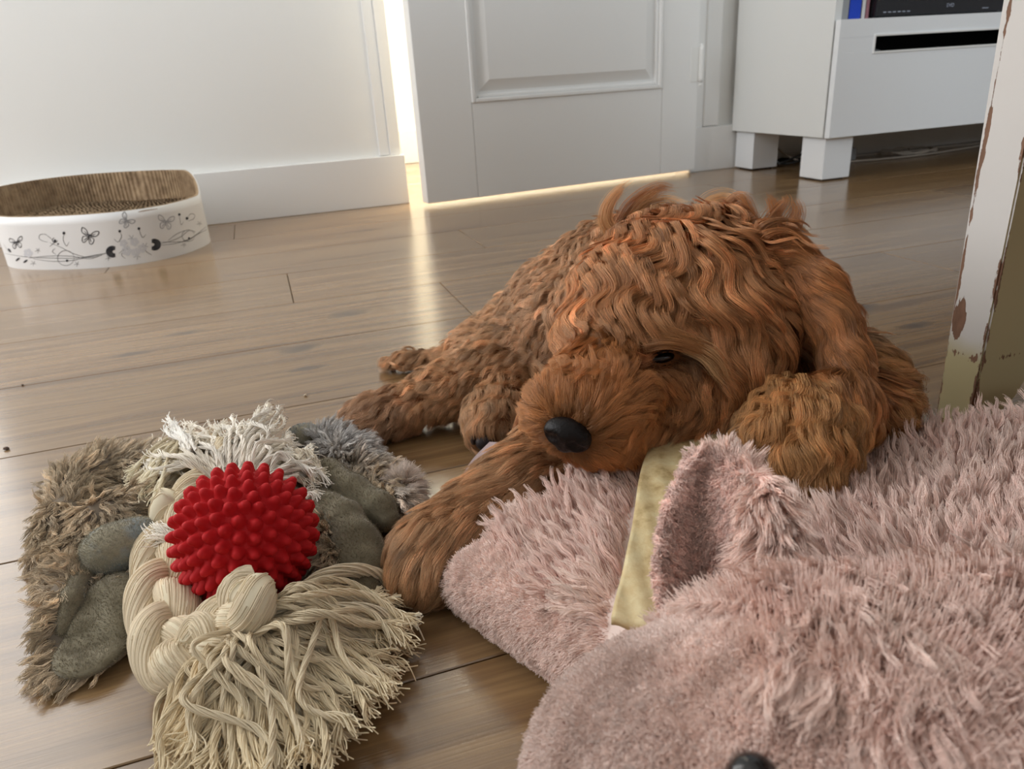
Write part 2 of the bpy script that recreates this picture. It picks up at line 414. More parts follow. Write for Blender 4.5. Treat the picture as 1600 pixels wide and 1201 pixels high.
# ------------------------------------------------------------------ the room
WALL_Y = 1.929
floor = bx('floor', (-1.9, 4.0, -2.9, 4.2, -.03, -.0035), M['gap']); tag(floor, kind='structure')
seams = [-2.88, -2.68, -2.48, -2.28, -2.08, -1.88, -1.68, -1.48, -1.28, -1.08, -.88, -.685, -.488, -.291, -.094, .104, .3017, .5146, .7017, .9014, 1.0925, 1.289, 1.484, 1.681, 1.877, 2.07, 2.27, 2.47, 2.67, 2.87]
joints = {(.5146): -.079, (.7017): .899, (.9014): .234, (1.0925): .014, (1.289): .369, (1.484): -.299, (1.681): -.077}
PL = 1.38; gp = .00055
for i in range(len(seams) - 1):
    y0, y1 = seams[i], seams[i + 1]
    j0 = joints.get(y0, random.uniform(-.6, .6) if y0 > 1.7 else 1.05 + .3 * (i % 2))
    xs = [j0 + PL * k for k in range(-3, 5)]; xs = xs
    xs = [max(x_, -1.85) for x_ in xs]; xs = [min(x_, 3.6) for x_ in xs]
    for a, b in zip(xs, xs[1:]):
        if b - a < .05: continue
        bx('plank', (a + gp, b - gp, y0 + gp, y1 - gp, -.008, 0), M['floor'], floor, bev=.0006, seg=1)

def struct(o): tag(o, kind='structure'); return o
# back wall, left of the doorway and right of it, and over it
OPX0, OPX1, WT = .345, 1.175, .12
wb = empty('wall_back'); struct(wb)
bx('wall_panel', (-1.8, -1.54, WALL_Y, WALL_Y + WT, 0, 2.6), M['wall'], wb)
bx('wall_panel', (-1.54, -.69, WALL_Y, WALL_Y + WT, 2.08, 2.6), M['wall'], wb)
bx('wall_panel', (-.69, OPX0 - .03, WALL_Y, WALL_Y + WT, 0, 2.6), M['wall'], wb)
bx('wall_panel', (OPX1 + .03, 3.8, WALL_Y, WALL_Y + WT, 0, 2.6), M['wall'], wb)
bx('wall_panel', (OPX0 - .03, OPX1 + .03, WALL_Y, WALL_Y + WT, 2.08, 2.6), M['wall'], wb)
wp = empty('window_2'); struct(wp)
for d_ in ((-1.54, -1.50, WALL_Y + .02, WALL_Y + .08, 0, 2.08), (-.73, -.69, WALL_Y + .02, WALL_Y + .08, 0, 2.08), (-1.50, -.73, WALL_Y + .02, WALL_Y + .08, 2.03, 2.08), (-1.50, -.73, WALL_Y + .02, WALL_Y + .08, 0, .06)):
    bx('window_frame', d_, M['trim'], wp, bev=.003)
struct(bx('baseboard_left', (-.67, .352, WALL_Y - .018, WALL_Y, 0, .12), M['trim'], bev=.0015))
struct(bx('baseboard_right', (1.172, 3.8, WALL_Y - .018, WALL_Y, 0, .12), M['trim'], bev=.0015))
# door lining and architraves
def trim(name, dims, bev=.0015): return struct(bx(name, dims, M['trim'], bev=bev))
trim('trim_1', (.318, .346, WALL_Y - .008, WALL_Y + .10, .12, 2.09))      # left lining
trim('trim_2', (.292, .318, WALL_Y - .005, WALL_Y + .03, .121, 2.09), .002)
trim('trim_3', (1.176, 1.212, WALL_Y - .012, WALL_Y + .10, .12, 2.09))      # right lining
trim('trim_4', (1.212, 1.262, WALL_Y - .016, WALL_Y + .02, .121, 2.09), .004)
trim('trim_5', (.346, 1.176, WALL_Y, WALL_Y + .10, 2.05, 2.09))
trim('trim_6', (.346, .358, WALL_Y + .055, WALL_Y + .10, .0, 2.05))        # door stop
# wall on the left with a big window that lights the room
wl = empty('wall_left'); struct(wl)
WX = -1.78
bx('wall_panel', (WX - .2, WX, -2.8, .35, 0, 2.6), M['wall'], wl)
bx('wall_panel', (WX - .2, WX, 1.8, WALL_Y + WT, 0, 2.6), M['wall'], wl)
bx('wall_panel', (WX - .2, WX, .35, 1.8, 0, .45), M['wall'], wl)
bx('wall_panel', (WX - .2, WX, .35, 1.8, 2.35, 2.6), M['wall'], wl)
wn = empty('window_1'); struct(wn)
for d_ in ((WX - .12, WX - .05, .35, .41, .45, 2.35), (WX - .12, WX - .05, 1.74, 1.8, .45, 2.35), (WX - .12, WX - .05, .41, 1.74, .45, .51), (WX - .12, WX - .05, .41, 1.74, 2.29, 2.35), (WX - .12, WX - .05, 1.05, 1.1, .51, 2.29)):
    bx('window_frame', d_, M['trim'], wn, bev=.003)
bx('window_sill', (WX - .05, WX + .12, .3, 1.85, .43, .45), M['trim'], wn, bev=.004)
# the side of the room behind the camera: window wall, right wall, ceiling
wf = empty('wall_front'); struct(wf)
for d_ in ((-1.78, .70, -2.92, -2.8, 0, 2.6), (2.70, 3.8, -2.92, -2.8, 0, 2.6), (.70, 2.70, -2.92, -2.8, 0, 1.0), (.70, 2.70, -2.92, -2.8, 2.45, 2.6)): bx('wall_panel', d_, M['walld'], wf)
w3 = empty('window_3'); struct(w3)
for d_ in ((.70, .76, -2.9, -2.84, 1.0, 2.45), (2.64, 2.70, -2.9, -2.84, 1.0, 2.45), (.76, 2.64, -2.9, -2.84, 1.0, 1.06), (.76, 2.64, -2.9, -2.84, 2.39, 2.45), (1.67, 1.73, -2.9, -2.84, 1.06, 2.39)): bx('window_frame', d_, M['trim'], w3, bev=.003)
struct(bx('wall_right', (3.8, 3.92, -2.8, WALL_Y + WT, 0, 2.6), M['walld']))
struct(bx('ceiling', (-1.9, 3.9, -2.9, 3.0, 2.6, 2.7), M['wall']))
# hallway beyond the door
struct(bx('wall_hallway', (-.6, 2.4, 2.9, 3.0, 0, 2.6), M['wall']))
struct(bx('baseboard_hallway', (-.6, 2.4, 2.882, 2.9, 0, .12), M['trim'], bev=.0015))
struct(bx('wall_hallway_side', (2.0, 2.1, WALL_Y + WT, 2.9, 0, 2.6), M['wall']))
# a hallway side wall close behind the left jamb, seen through the door gap
struct(bx('wall_hallway_left', (.1, .2, WALL_Y + WT, 2.9, 0, 2.6), M['wall']))

# the door leaf, slightly ajar, hinged on the right
HX, HY = 1.168, 1.925
dr = empty('door_1', (HX, HY, 0)); struct(dr)
ang = math.atan2(HY - 1.842, HX - .372); dr.rotation_euler = (0, 0, PI + ang)
DW, DT = .80, .04          # local +x runs from the hinge to the free edge; the room is on local +y
def leaf():
    ax0, ax1, z0, z1 = .118, .665, .232, 1.0            # lower panel field
    z2, z3 = 1.12, 1.93
    bm = bmesh.new()
    box(bm, 0, ax0, 0, DT, .010, 2.04); 
    bmesh.ops.bevel(bm, geom=bm.edges[:], offset=.002, segments=2, affect='EDGES')
    me = bpy.data.meshes.new('hinge_stile'); bm.to_mesh(me); bm.free(); link('stile', me, M['door'], dr, False)
    bx('stile', (ax1, DW, 0, DT, .010, 2.04), M['door'], dr, bev=.002)
    bx('rail', (ax0 + .0004, ax1 - .0004, 0.0002, DT - .0002, .010, z0), M['door'], dr, bev=.0006)
    bx('rail', (ax0, ax1, 0, DT, z1, z2), M['door'], dr, bev=.0006)
    bx('rail', (ax0, ax1, 0, DT, z3, 2.04), M['door'], dr, bev=.0006)
    for (a, b) in ((z0, z1), (z2, z3)):
        p = bx('panel', (ax0, ax1, .014, DT - .014, a, b), M['door'], dr)
        # raised moulding: stepped frame and a raised centre field with sloping edges
        for (o1, o2, h) in ((0, .010, .0035), (.010, .018, -.004)):
            bm = bmesh.new(); y1 = DT + h
            for dims in ((ax0 + o1, ax0 + o2, .02, y1, a + o1, b - o1), (ax1 - o2, ax1 - o1, .02, y1, a + o1, b - o1), (ax0 + o2, ax1 - o2, .02, y1, a + o1, a + o2), (ax0 + o2, ax1 - o2, .02, y1, b - o2, b - o1)):
                box(bm, *dims)
            me = bpy.data.meshes.new('moulding'); bm.to_mesh(me); bm.free()
            mo = link('moulding', me, M['door'], p, False)
            bv = mo.modifiers.new('bevel', 'BEVEL'); bv.width = .0025; bv.segments = 3
        o3, o4 = .020, .050; yb, yt = DT - .016, DT - .002
        v = [(ax0 + o3, yb, a + o3), (ax1 - o3, yb, a + o3), (ax1 - o3, yb, b - o3), (ax0 + o3, yb, b - o3), (ax0 + o4, yt, a + o4), (ax1 - o4, yt, a + o4), (ax1 - o4, yt, b - o4), (ax0 + o4, yt, b - o4)]
        f = [(0, 1, 5, 4), (1, 2, 6, 5), (2, 3, 7, 6), (3, 0, 4, 7), (4, 5, 6, 7)]
        link('field', from_np('field', v, f), M['door'], p, False)
leaf()
for hz in (.24, 1.75):
    hg = tube('hinge', [(-.004, DT + .006, hz), (-.004, DT + .006, hz + .045), (-.004, DT + .006, hz + .09)], .0065, M['metal'], dr, n=10, seg=14)
    for q in (-.006, .092): tube('hinge_finial', [(-.004, DT + .006, hz + q - .004), (-.004, DT + .006, hz + q + .004)], .0045, M['metal'], hg, n=3, seg=10)
    bx('hinge_leaf', (-.004, .026, DT - .001, DT + .0012, hz + .002, hz + .088), M['metal'], hg, bev=.0004)
hd = tube('handle', [(DW - .06, DT + .0, 1.05), (DW - .06, DT + .05, 1.05), (DW - .09, DT + .055, 1.05), (DW - .17, DT + .055, 1.05)], .009, M['metal'], dr, n=20, seg=12)
#SPLIT
# ------------------------------------------------------------------ TV cabinet
cb = empty('tv_cabinet', (1.305, 1.53, 0)); tag(cb, 'white laminate cabinet on square legs with an open shelf and a slotted drawer', 'cabinet')
CW, CD = 1.2, .38
bx('side_panel', (0, .020, .004, CD, .104, .78), M['caboff'], cb, bev=.0008)
bx('side_panel', (CW - .02, CW, .004, CD, .104, .78), M['caboff'], cb, bev=.0008)
bx('bottom_panel', (.0003, CW, .0045, CD, .104, .1225), M['cab'], cb, bev=.0006)
bx('shelf', (.02, CW - .02, .006, CD, .345, .361), M['cab'], cb, bev=.0006)
bx('top_panel', (-.001, CW + .001, 0, CD, .78, .80), M['cab'], cb, bev=.001)
bx('back_panel', (.02, CW - .02, CD - .012, CD - .004, .12, .78), M['dark'], cb)
dw = empty('drawer'); dw.parent = cb
sx0, sx1, sz0, sz1 = .105, 1.09, .290, .322
for nm, d_ in (('front_board', (.002, CW - .002, -.016, .0, .104, sz0)), ('front_board', (.002, CW - .002, -.016, 0, sz1, .3605)),
               ('front_board', (.002, sx0, -.0158, 0, sz0, sz1)), ('front_board', (sx1, CW - .002, -.0158, 0, sz0, sz1))):
    bx(nm, d_, M['cab'], dw, bev=.0004)
for d_ in ((sx0 - .004, sx1 + .004, -.0185, -.004, sz0 - .0045, sz0), (sx0 - .004, sx1 + .004, -.0185, -.004, sz1, sz1 + .0045), (sx0 - .004, sx0, -.0185, -.004, sz0, sz1), (sx1, sx1 + .004, -.0185, -.004, sz0, sz1)):
    bx('slot_trim', d_, M['trim'], dw, bev=.0006)
for lx in (.012, CW - .095):
    for ly in (.006, CD - .09):
        l_ = bx('leg', (lx, lx + .083, ly, ly + .083, .004, .104), M['cab'], cb, bev=.0012)
        bx('glide', (lx + .01, lx + .073, ly + .01, ly + .073, 0, .004), M['dark'], l_)
# box inside the drawer glimpsed through the slot
tag(tube('game_disc', [(1.30 + .195, 1.60, .262), (1.30 + .195, 1.612, .262)], .033, M['grey'], n=4, seg=28), 'rounded grey edge showing inside the slot of the cabinet drawer', 'disc')

pl = empty('media_player', (1.435, 1.55, .361)); tag(pl, 'black disc player on the open shelf of the white cabinet', 'media player')
bx('casing', (0, .43, .012, .27, .005, .058), M['black'], pl, bev=.002)
bx('front_panel', (.0, .43, .0, .013, .004, .06), mat('player_front', (.008, .009, .014), .15, .6), pl, bev=.002)
bx('disc_tray', (.09, .27, -.0006, .002, .034, .048), M['black'], pl, bev=.0005)
for q in (.03, .38): bx('foot', (q, q + .02, .02, .04, 0, .006), M['dark'], pl)
def text(s_, size, loc, mat_, parent, name='lettering', rot=(PI / 2, 0, 0), extrude=.0002):
    fc = bpy.data.curves.new(name, 'FONT'); fc.body = s_; fc.size = size; fc.extrude = extrude; fc.align_x = 'CENTER'
    o = bpy.data.objects.new(name, fc); COL.objects.link(o); me = bpy.data.meshes.new_from_object(o.evaluated_get(bpy.context.evaluated_depsgraph_get())); bpy.data.objects.remove(o)
    me.materials.clear(); me.materials.append(mat_); o = bpy.data.objects.new(name, me); COL.objects.link(o); o.location = loc; o.rotation_euler = rot; o.parent = parent; return o
M['ltr'] = mat('lettering', (.35, .38, .45), .4, .4)
text('DVD', .011, (.222, -.0008, .018), M['ltr'], pl)
for k in range(6): bx('marking', (.022 + k * .014, .031 + k * .014, -.0006, .001, .0115, .0135), M['ltr'], pl)
bx('marking', (.325, .345, -.0006, .001, .0115, .013), M['ltr'], pl)

def book(x, w, h, d, cm, lab):
    b = empty('book', (x, 1.565, .361)); tag(b, lab, 'book')
    bx('cover', (0, w, 0, .004, 0, h), cm, b, bev=.0008); bx('cover', (0, .002, .002, d, 0, h), cm, b); bx('cover', (w - .002, w, .002, d, 0, h), cm, b)
    bx('pages', (.002, w - .002, .004, d - .004, .003, h - .003), mat('pages', (.8, .78, .7), .8), b)
book(1.345, .025, .19, .13, M['grey'], 'grey spined case standing leftmost on the cabinet shelf')
book(1.372, .033, .19, .13, M['blue'], 'bright blue spined case standing on the cabinet shelf')
book(1.408, .010, .19, .13, mat('book_white', (.7, .68, .66), .5), 'thin white spined case right of the blue one')
book(1.420, .009, .19, .13, mat('book_pink', (.35, .15, .17), .5), 'thin dull pink spined case beside the black player')

# cables and power strip under the cabinet
ps = empty('power_strip', (1.50, 1.80, 0)); tag(ps, 'grey socket strip lying on the floor under the white cabinet', 'power strip')
bx('casing', (0, .16, 0, .05, 0, .035), M['grey'], ps, bev=.004)
for k in range(3): tube('socket', [(.03 + k * .05, .025, .035), (.03 + k * .05, .025, .0365)], .018, M['dark'], ps, n=3, seg=16)
def coil(n, cx, cy, rx, ry, z, ph=0): return [(cx + rx * math.cos(ph + k * 2 * PI / 14) * (1 + .08 * math.sin(k * 1.7)), cy + ry * math.sin(ph + k * 2 * PI / 14), z + .003 * (k % 3)) for k in range(n)]
tag(tube('cable', [(1.66, 1.86, .004)] + coil(31, 1.85, 1.80, .085, .055, .008) + [(2.1, 1.83, .004), (2.4, 1.84, .004)], .0032, M['cable'], n=260, seg=6), 'beige cable coiled on the floor under the white cabinet', 'cable')
tag(tube('cable', coil(24, 1.45, 1.84, .05, .04, .01) + [(1.60, 1.86, .05)], .003, M['cableb'], n=160, seg=6), 'black cable looped between the cabinet legs', 'cable')
tag(tube('cable', [(1.42, 1.88, .10), (1.44, 1.86, .04), (1.50, 1.80, .006), (1.62, 1.76, .004), (1.85, 1.74, .004), (2.2, 1.80, .004)], .0028, M['cable'], n=60, seg=6), 'beige cable running straight along the floor under the cabinet', 'cable')

# ------------------------------------------------------------------ table
tb = empty('table', (.53, .41, 0)); tag(tb, 'old white painted wooden table with chipped worn leg standing behind the pink pillow', 'table')
def table_mat():
    m = mat('chipped_paint', rough=.45, spec=.4); N = NT(m)
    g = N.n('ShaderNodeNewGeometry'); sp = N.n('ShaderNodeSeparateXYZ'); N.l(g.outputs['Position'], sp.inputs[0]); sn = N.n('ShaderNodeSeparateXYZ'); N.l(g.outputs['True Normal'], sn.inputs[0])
    n1 = N.n('ShaderNodeTexNoise', i_Scale=1.0, i_Detail=5.0, i_Roughness=.65); mp = N.n('ShaderNodeMapping', i_Scale=(260, 260, 75)); N.l(g.outputs['Position'], mp.inputs[0]); N.l(mp.outputs[0], n1.inputs['Vector'])
    n2 = N.n('ShaderNodeTexNoise', i_Scale=22.0, i_Detail=2.0); N.l(g.outputs['Position'], n2.inputs['Vector'])
    # distance to the vertical corners of the leg
    e1 = N.math('ADD', N.math('ABSOLUTE', N.math('SUBTRACT', sp.outputs[0], .513)), N.math('ABSOLUTE', N.math('SUBTRACT', sp.outputs[1], .397)))
    e2 = N.math('ADD', N.math('ABSOLUTE', N.math('SUBTRACT', sp.outputs[0], .513)), N.math('ABSOLUTE', N.math('SUBTRACT', sp.outputs[1], .430)))
    e = N.math('MINIMUM', e1, N.math('MULTIPLY', e2, 1.6))
    low = N.math('MULTIPLY', N.math('SUBTRACT', .22, sp.outputs[2]), 1.3)
    thr = N.math('SUBTRACT', N.math('ADD', N.math('MULTIPLY', n1.outputs[0], .6), N.math('ADD', N.math('MULTIPLY', n2.outputs[0], .55), N.math('MULTIPLY', low, .35))), N.math('MULTIPLY', e, 60.0))
    chip = N.ramp(thr, [(.47, (0, 0, 0)), (.50, (1, 1, 1))])
    # a scraped patch low on the leg
    px = N.math('DIVIDE', N.math('SUBTRACT', sp.outputs[1], .424), .008); pz = N.math('DIVIDE', N.math('SUBTRACT', sp.outputs[2], .088), .022)
    pd = N.math('ADD', N.math('MULTIPLY', px, px), N.math('MULTIPLY', pz, pz))
    patch = N.ramp(N.math('SUBTRACT', N.math('ADD', N.math('MULTIPLY', n1.outputs[0], 1.5), .35), pd), [(.46, (0, 0, 0)), (.5, (1, 1, 1))])
    band = N.math('ABSOLUTE', N.math('DIVIDE', N.math('SUBTRACT', sp.outputs[2], .060), .006))
    bnd = N.ramp(N.math('SUBTRACT', N.math('MULTIPLY', n1.outputs[0], 1.15), N.math('MULTIPLY', band, .25)), [(.57, (0, 0, 0)), (.60, (1, 1, 1))])
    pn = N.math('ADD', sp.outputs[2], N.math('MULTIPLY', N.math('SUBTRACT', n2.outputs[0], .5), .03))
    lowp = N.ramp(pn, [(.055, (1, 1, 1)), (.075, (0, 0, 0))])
    side = N.math('GREATER_THAN', N.math('MULTIPLY', sn.outputs[1], -1.0), .7)  # near face all khaki: old paint plus window shade mixed into its colour
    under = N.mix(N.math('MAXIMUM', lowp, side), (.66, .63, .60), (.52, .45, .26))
    ch = N.math('MAXIMUM', N.math('MAXIMUM', chip, patch), bnd)
    wood = N.mix(n1.outputs[0], (.10, .05, .028), (.30, .16, .10))
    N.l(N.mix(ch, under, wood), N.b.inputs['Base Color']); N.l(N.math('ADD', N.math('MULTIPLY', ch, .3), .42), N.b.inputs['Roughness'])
    N.bump(N.math('MULTIPLY', ch, -1.0), .6, .0006)
    return m
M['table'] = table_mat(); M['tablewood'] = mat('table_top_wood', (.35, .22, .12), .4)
def table_leg(x0, y0, sx, sy):
    prof = [(0, 0, .0, .0), (.020, 0, 0, 0)]
    zs = [0, .006, .02, .04, .07, .16, .34, .62]; wx = [.016, .030, .046, .056, .062, .068, .074, .076]; wy = [.032, .033, .033, .033, .034, .036, .040, .042]
    v = []; f = []
    for z, a, b in zip(zs, wx, wy):
        v += [(x0, y0, z), (x0 + sx * a, y0, z), (x0 + sx * a, y0 + sy * b, z), (x0, y0 + sy * b, z)]
    for k in range(len(zs) - 1):
        for j in range(4): f.append((k * 4 + j, k * 4 + (j + 1) % 4, k * 4 + 4 + (j + 1) % 4, k * 4 + 4 + j))
    f += [(3, 2, 1, 0), tuple((len(zs) - 1) * 4 + j for j in range(4))]
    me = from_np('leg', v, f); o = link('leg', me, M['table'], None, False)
    bm = bmesh.new(); bm.from_mesh(me); bmesh.ops.recalc_face_normals(bm, faces=bm.faces)
    bmesh.ops.bevel(bm, geom=[e for e in bm.edges if abs((e.verts[0].co - e.verts[1].co).normalized().z) > .5 and len(e.link_faces) == 2], offset=.0014, segments=2, affect='EDGES'); bm.to_mesh(me); bm.free()
    o.parent = tb; o.matrix_parent_inverse = Matrix.Translation((-.53, -.41, 0)); return o
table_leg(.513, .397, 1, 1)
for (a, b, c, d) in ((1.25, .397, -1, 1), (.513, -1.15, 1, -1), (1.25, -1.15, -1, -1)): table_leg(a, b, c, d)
ap = [(.52 - .53, 1.24 - .53, .40 - .41, .425 - .41, .62, .72), (.52 - .53, 1.24 - .53, -1.18 - .41, -1.155 - .41, .62, .72), (.516 - .53, .54 - .53, -1.18 - .41, .425 - .41, .6201, .7199), (1.22 - .53, 1.244 - .53, -1.18 - .41, .425 - .41, .6201, .7199)]
for d_ in ap: bx('apron', d_, M['trim'], tb, bev=.002)
bx('table_top', (.38 - .53, 1.36 - .53, -1.30 - .41, .50 - .41, .72, .75), M['tablewood'], tb, bev=.004)  # unseen top, stretched long so that it shades the foreground

# ------------------------------------------------------------------ cardboard scratcher with printed wrap
cs = empty('cat_scratcher', (-.316, 1.70, 0)); tag(cs, 'oval cardboard cat scratcher with a white wrap printed with black butterflies and vines', 'cat scratcher')
SA, SB, STH, SN = .193, .152, -.4734, 2.45; SCX, SCY = -.317, 1.705
def sc_out(th, off=0.0):
    c, s = math.cos(th), math.sin(th)
    u = (SA + off) * math.copysign(abs(c) ** (2 / SN), c); w = (SB + off) * math.copysign(abs(s) ** (2 / SN), s)
    return SCX + u * math.cos(STH) - w * math.sin(STH), SCY + u * math.sin(STH) + w * math.cos(STH)
def rim(y, x): 
    t = min(1, max(0, (y - 1.665) / .10)); t = t * t * (3 - 2 * t); return .099 + .043 * t
NS = 144
def ring(off, zf, name, m, rz=None, corr=0.0, steps=6):
    v = []; f = []
    n = NS if not corr else NS * 4
    for k in range(steps + 1):
        for j in range(n):
            th = 2 * PI * j / n; o_ = off + (corr * (1 if j % 4 < 2 else -1) if corr else 0); x_, y_ = sc_out(th, o_); z0, z1 = zf(x_, y_)
            v.append((x_, y_, z0 + (z1 - z0) * k / steps))
    for k in range(steps):
        for j in range(n): f.append((k * n + j, k * n + (j + 1) % n, (k + 1) * n + (j + 1) % n, (k + 1) * n + j))
    return v, f, n
M['wrap'] = mat('printed_wrap', (.78, .78, .78), .45, .4)
M['card'] = mat('corrugated_cardboard', (.42, .28, .16), .85, .1); N = NT(M['card'])
tc = N.n('ShaderNodeTexCoord'); n1 = N.n('ShaderNodeTexNoise', i_Scale=60.0, i_Detail=4.0); N.l(tc.outputs['Object'], n1.inputs['Vector'])
N.l(N.ramp(n1.outputs[0], [(.3, (.21, .145, .09)), (.7, (.42, .31, .20))]), N.b.inputs['Base Color'])
def par(o): o.parent = cs; o.matrix_parent_inverse = Matrix.Translation((.316, -1.70, 0)); return o
v1, f1, n1_ = ring(0, lambda x_, y_: (0, rim(y_, x_)), 'w', None)
v2, f2, _ = ring(-.002, lambda x_, y_: (0.001, rim(y_, x_)), 'w', None)
base = len(v1); top = 6 * n1_
F_ = [tuple(q) for q in f1] + [tuple(base + i for i in q[::-1]) for q in f2] + [(top + j, top + (j + 1) % n1_, base + top + (j + 1) % n1_, base + top + j) for j in range(n1_)]
wrap_me = from_np('wrap', v1 + v2, F_); par(link('wrap', wrap_me, M['wrap']))
# corrugated inner wall: real vertical flutes
v3, f3, n3 = ring(-.006, lambda x_, y_: (.03, rim(y_, x_) + .001), 'c', None, corr=.0012)
v4, f4, _ = ring(-.0022, lambda x_, y_: (.03, rim(y_, x_) + .001), 'c', None, corr=1e-9)
b3 = len(v3); t3 = 6 * n3
F_ = [tuple(q[::-1]) for q in f3] + [tuple(b3 + i for i in q) for q in f4] + [(t3 + j, t3 + (j + 1) % n3, b3 + t3 + (j + 1) % n3, b3 + t3 + j)[::-1] for j in range(n3)]
par(link('inner_wall', from_np('inner_wall', v3 + v4, F_), M['card'], smooth=False))
# scratch pad made of upright corrugated strips, dished towards the middle
bm = bmesh.new(); nst = 44
ds = math.sin(STH); dc = math.cos(STH)
for i in range(nst):
    w0 = -SB + .007 + (2 * SB - .014) * i / nst; w1 = w0 + (2 * SB - .014) / nst * .82; wm = (w0 + w1) / 2
    um = (SA - .009) * max(0, 1 - abs(wm / (SB - .006)) ** SN) ** (1 / SN)
    if um < .02: continue
    K = 60; prev = None
    for k in range(K + 1):
        u = -um + 2 * um * k / K; r_ = math.hypot(u / SA, wm / SB); z = .058 + .026 * r_ ** 2 + .0012 * math.sin(k * 2.6 + i) + .001 * random.random()
        pt = []
        for w_, zz in ((w0, z), (w1, z), (w1, .01), (w0, .01)):
            w_ += .0006 * math.sin(k * PI)
            pt.append(bm.verts.new((SCX + u * dc - w_ * ds, SCY + u * ds + w_ * dc, zz)))
        if prev:
            for a in range(3): bm.faces.new((prev[a], prev[a + 1 if a < 3 else 0], pt[a + 1], pt[a]))
        prev = pt
bmesh.ops.recalc_face_normals(bm, faces=bm.faces)
me = bpy.data.meshes.new('scratch_pad'); bm.to_mesh(me); bm.free(); o = par(link('scratch_pad', me, M['card'], smooth=False)); o['kind'] = 'stuff'
# printed motif laid on the wrap
M['ink'] = mat('black_ink', (.03, .03, .035), .5, .3); M['inkg'] = mat('grey_ink', (.36, .37, .40), .5, .3)
wv, wt, wb_ = surf(wrap_me)
class Ink:
    def __init__(s): s.v = []; s.f = []
    def hit(s, px, py):
        d = ray(px, py); h = wb_.ray_cast(EYE.tolist(), d.tolist())
        if h[0] is None: return None
        n = np.array(h[1]); n = n if n @ d < 0 else -n
        return np.array(h[0]), n
    def line(s, pts, w, n=None, taper=True):
        c = curve_pts([(a, b, 0) for a, b in pts], n or max(6, len(pts) * 6)); prev = None
        H = [s.hit(q[0], q[1]) for q in c]
        for i, h in enumerate(H):
            if h is None: prev = None; continue
            j = min(i + 1, len(H) - 1); k = max(i - 1, 0)
            if H[j] is None or H[k] is None: prev = None; continue
            t = H[j][0] - H[k][0]; sd = np.cross(t, h[1]); sd /= np.linalg.norm(sd) + 1e-12
            ww = w * (.5 + .5 * math.sin(PI * min(1, max(0, i / (len(H) - 1))))) if taper else w
            b = len(s.v); s.v += [h[0] + h[1] * .0003 + sd * ww / 2, h[0] + h[1] * .0003 - sd * ww / 2]
            if prev is not None: s.f.append((prev, prev + 1, b + 1, b))
            prev = b
    def blob(s, pts):
        H = [s.hit(a, b) for a, b in pts]
        if any(h is None for h in H): return
        c = sum(h[0] for h in H) / len(H); n = sum(h[1] for h in H) / len(H); b = len(s.v)
        s.v += [h[0] + h[1] * .00035 for h in H]; s.f.append(tuple(range(b, b + len(H))))
    def disc(s, x, y, r, e=1.0): s.blob([(x + r * math.cos(a), y + e * r * math.sin(a)) for a in np.linspace(0, 2 * PI, 11)[:-1]])
    def circ(s, x, y, r, w, a0=0, a1=2 * PI, e=.9): s.line([(x + r * math.cos(a), y + e * r * math.sin(a)) for a in np.linspace(a0, a1, 12)], w, n=30)
    def star(s, x, y, r, w):
        for k in range(5):
            a = k * 2 * PI / 5 + .3; s.line([(x + 1, y), (x + r * math.cos(a), y + r * math.sin(a))], w, n=4)
    def fly(s, x, y, r, a):
        def q(u, v_): return (x + r * (u * math.cos(a) - v_ * math.sin(a)), y + r * (u * math.sin(a) + v_ * math.cos(a)))
        for sg in (-1, 1):
            s.line([q(0, 0), q(sg * .5, -.7), q(sg * 1.1, -.9), q(sg * 1.0, -.3), q(sg * .2, .05)], .0016)
            s.line([q(0, .05), q(sg * .7, .2), q(sg * .7, .8), q(sg * .35, .9), q(0, .2)], .0016)
            for k in range(3): s.line([q(sg * .1, -.05), q(sg * (.5 + .25 * k), -.75 + .25 * k)], .0012, n=5)
            s.line([q(sg * .1, .1), q(sg * .5, .7)], .0014, n=5)
        s.line([q(0, -.3), q(0, .5)], .0022, n=6)
    def build(s, name, m): o = par(link(name, from_np(name, s.v, s.f), m, smooth=False)); o['kind'] = 'stuff'; return o
ik = Ink(); w_ = .0009
for L_ in ([(8, 396), (40, 401), (80, 403), (120, 403), (150, 398), (166, 395)], [(52, 404), (80, 408), (110, 407), (140, 401), (165, 395)], [(165, 396), (140, 402), (115, 396), (95, 386), (78, 379)], [(45, 403), (75, 400), (110, 400), (140, 404), (160, 398)],
           [(75, 378), (66, 376), (61, 371), (64, 366), (72, 366)], [(78, 385), (84, 380), (90, 377)], [(70, 365), (78, 371), (83, 376)], [(86, 388), (82, 393), (88, 398)],
           [(100, 365), (99, 375), (104, 384), (108, 378)], [(187, 362), (190, 368), (188, 374), (184, 378), (178, 373)], [(217, 357), (219, 364), (223, 371), (228, 366)], [(280, 336), (281, 343), (283, 351), (287, 346)],
           [(248, 381), (265, 377), (282, 370), (295, 360), (305, 362)], [(252, 383), (275, 380), (298, 372), (312, 362), (322, 354)], [(250, 378), (270, 378), (292, 376), (308, 366), (324, 358)],
           [(292, 341), (298, 334), (304, 336), (302, 342), (294, 345)], [(5, 380), (10, 388), (15, 395)], [(196, 404), (190, 398), (193, 390), (186, 396)], [(224, 388), (230, 394), (237, 398)], [(262, 376), (275, 366), (288, 360)]):
    ik.line(L_, w_)
ik.circ(103, 403, 13, w_); ik.circ(294, 368, 10, w_); ik.circ(86, 375, 4, .0013, 0, 4.5)
for (x_, y_, r_) in ((100, 364, 2.4), (105, 407, 2.0), (187, 361, 2.2), (217, 357, 2.2), (280, 335, 2.0), (86, 376, 2.2), (91, 381, 1.4), (292, 341, 2.2), (295, 372, 1.6)): ik.disc(x_, y_, r_)
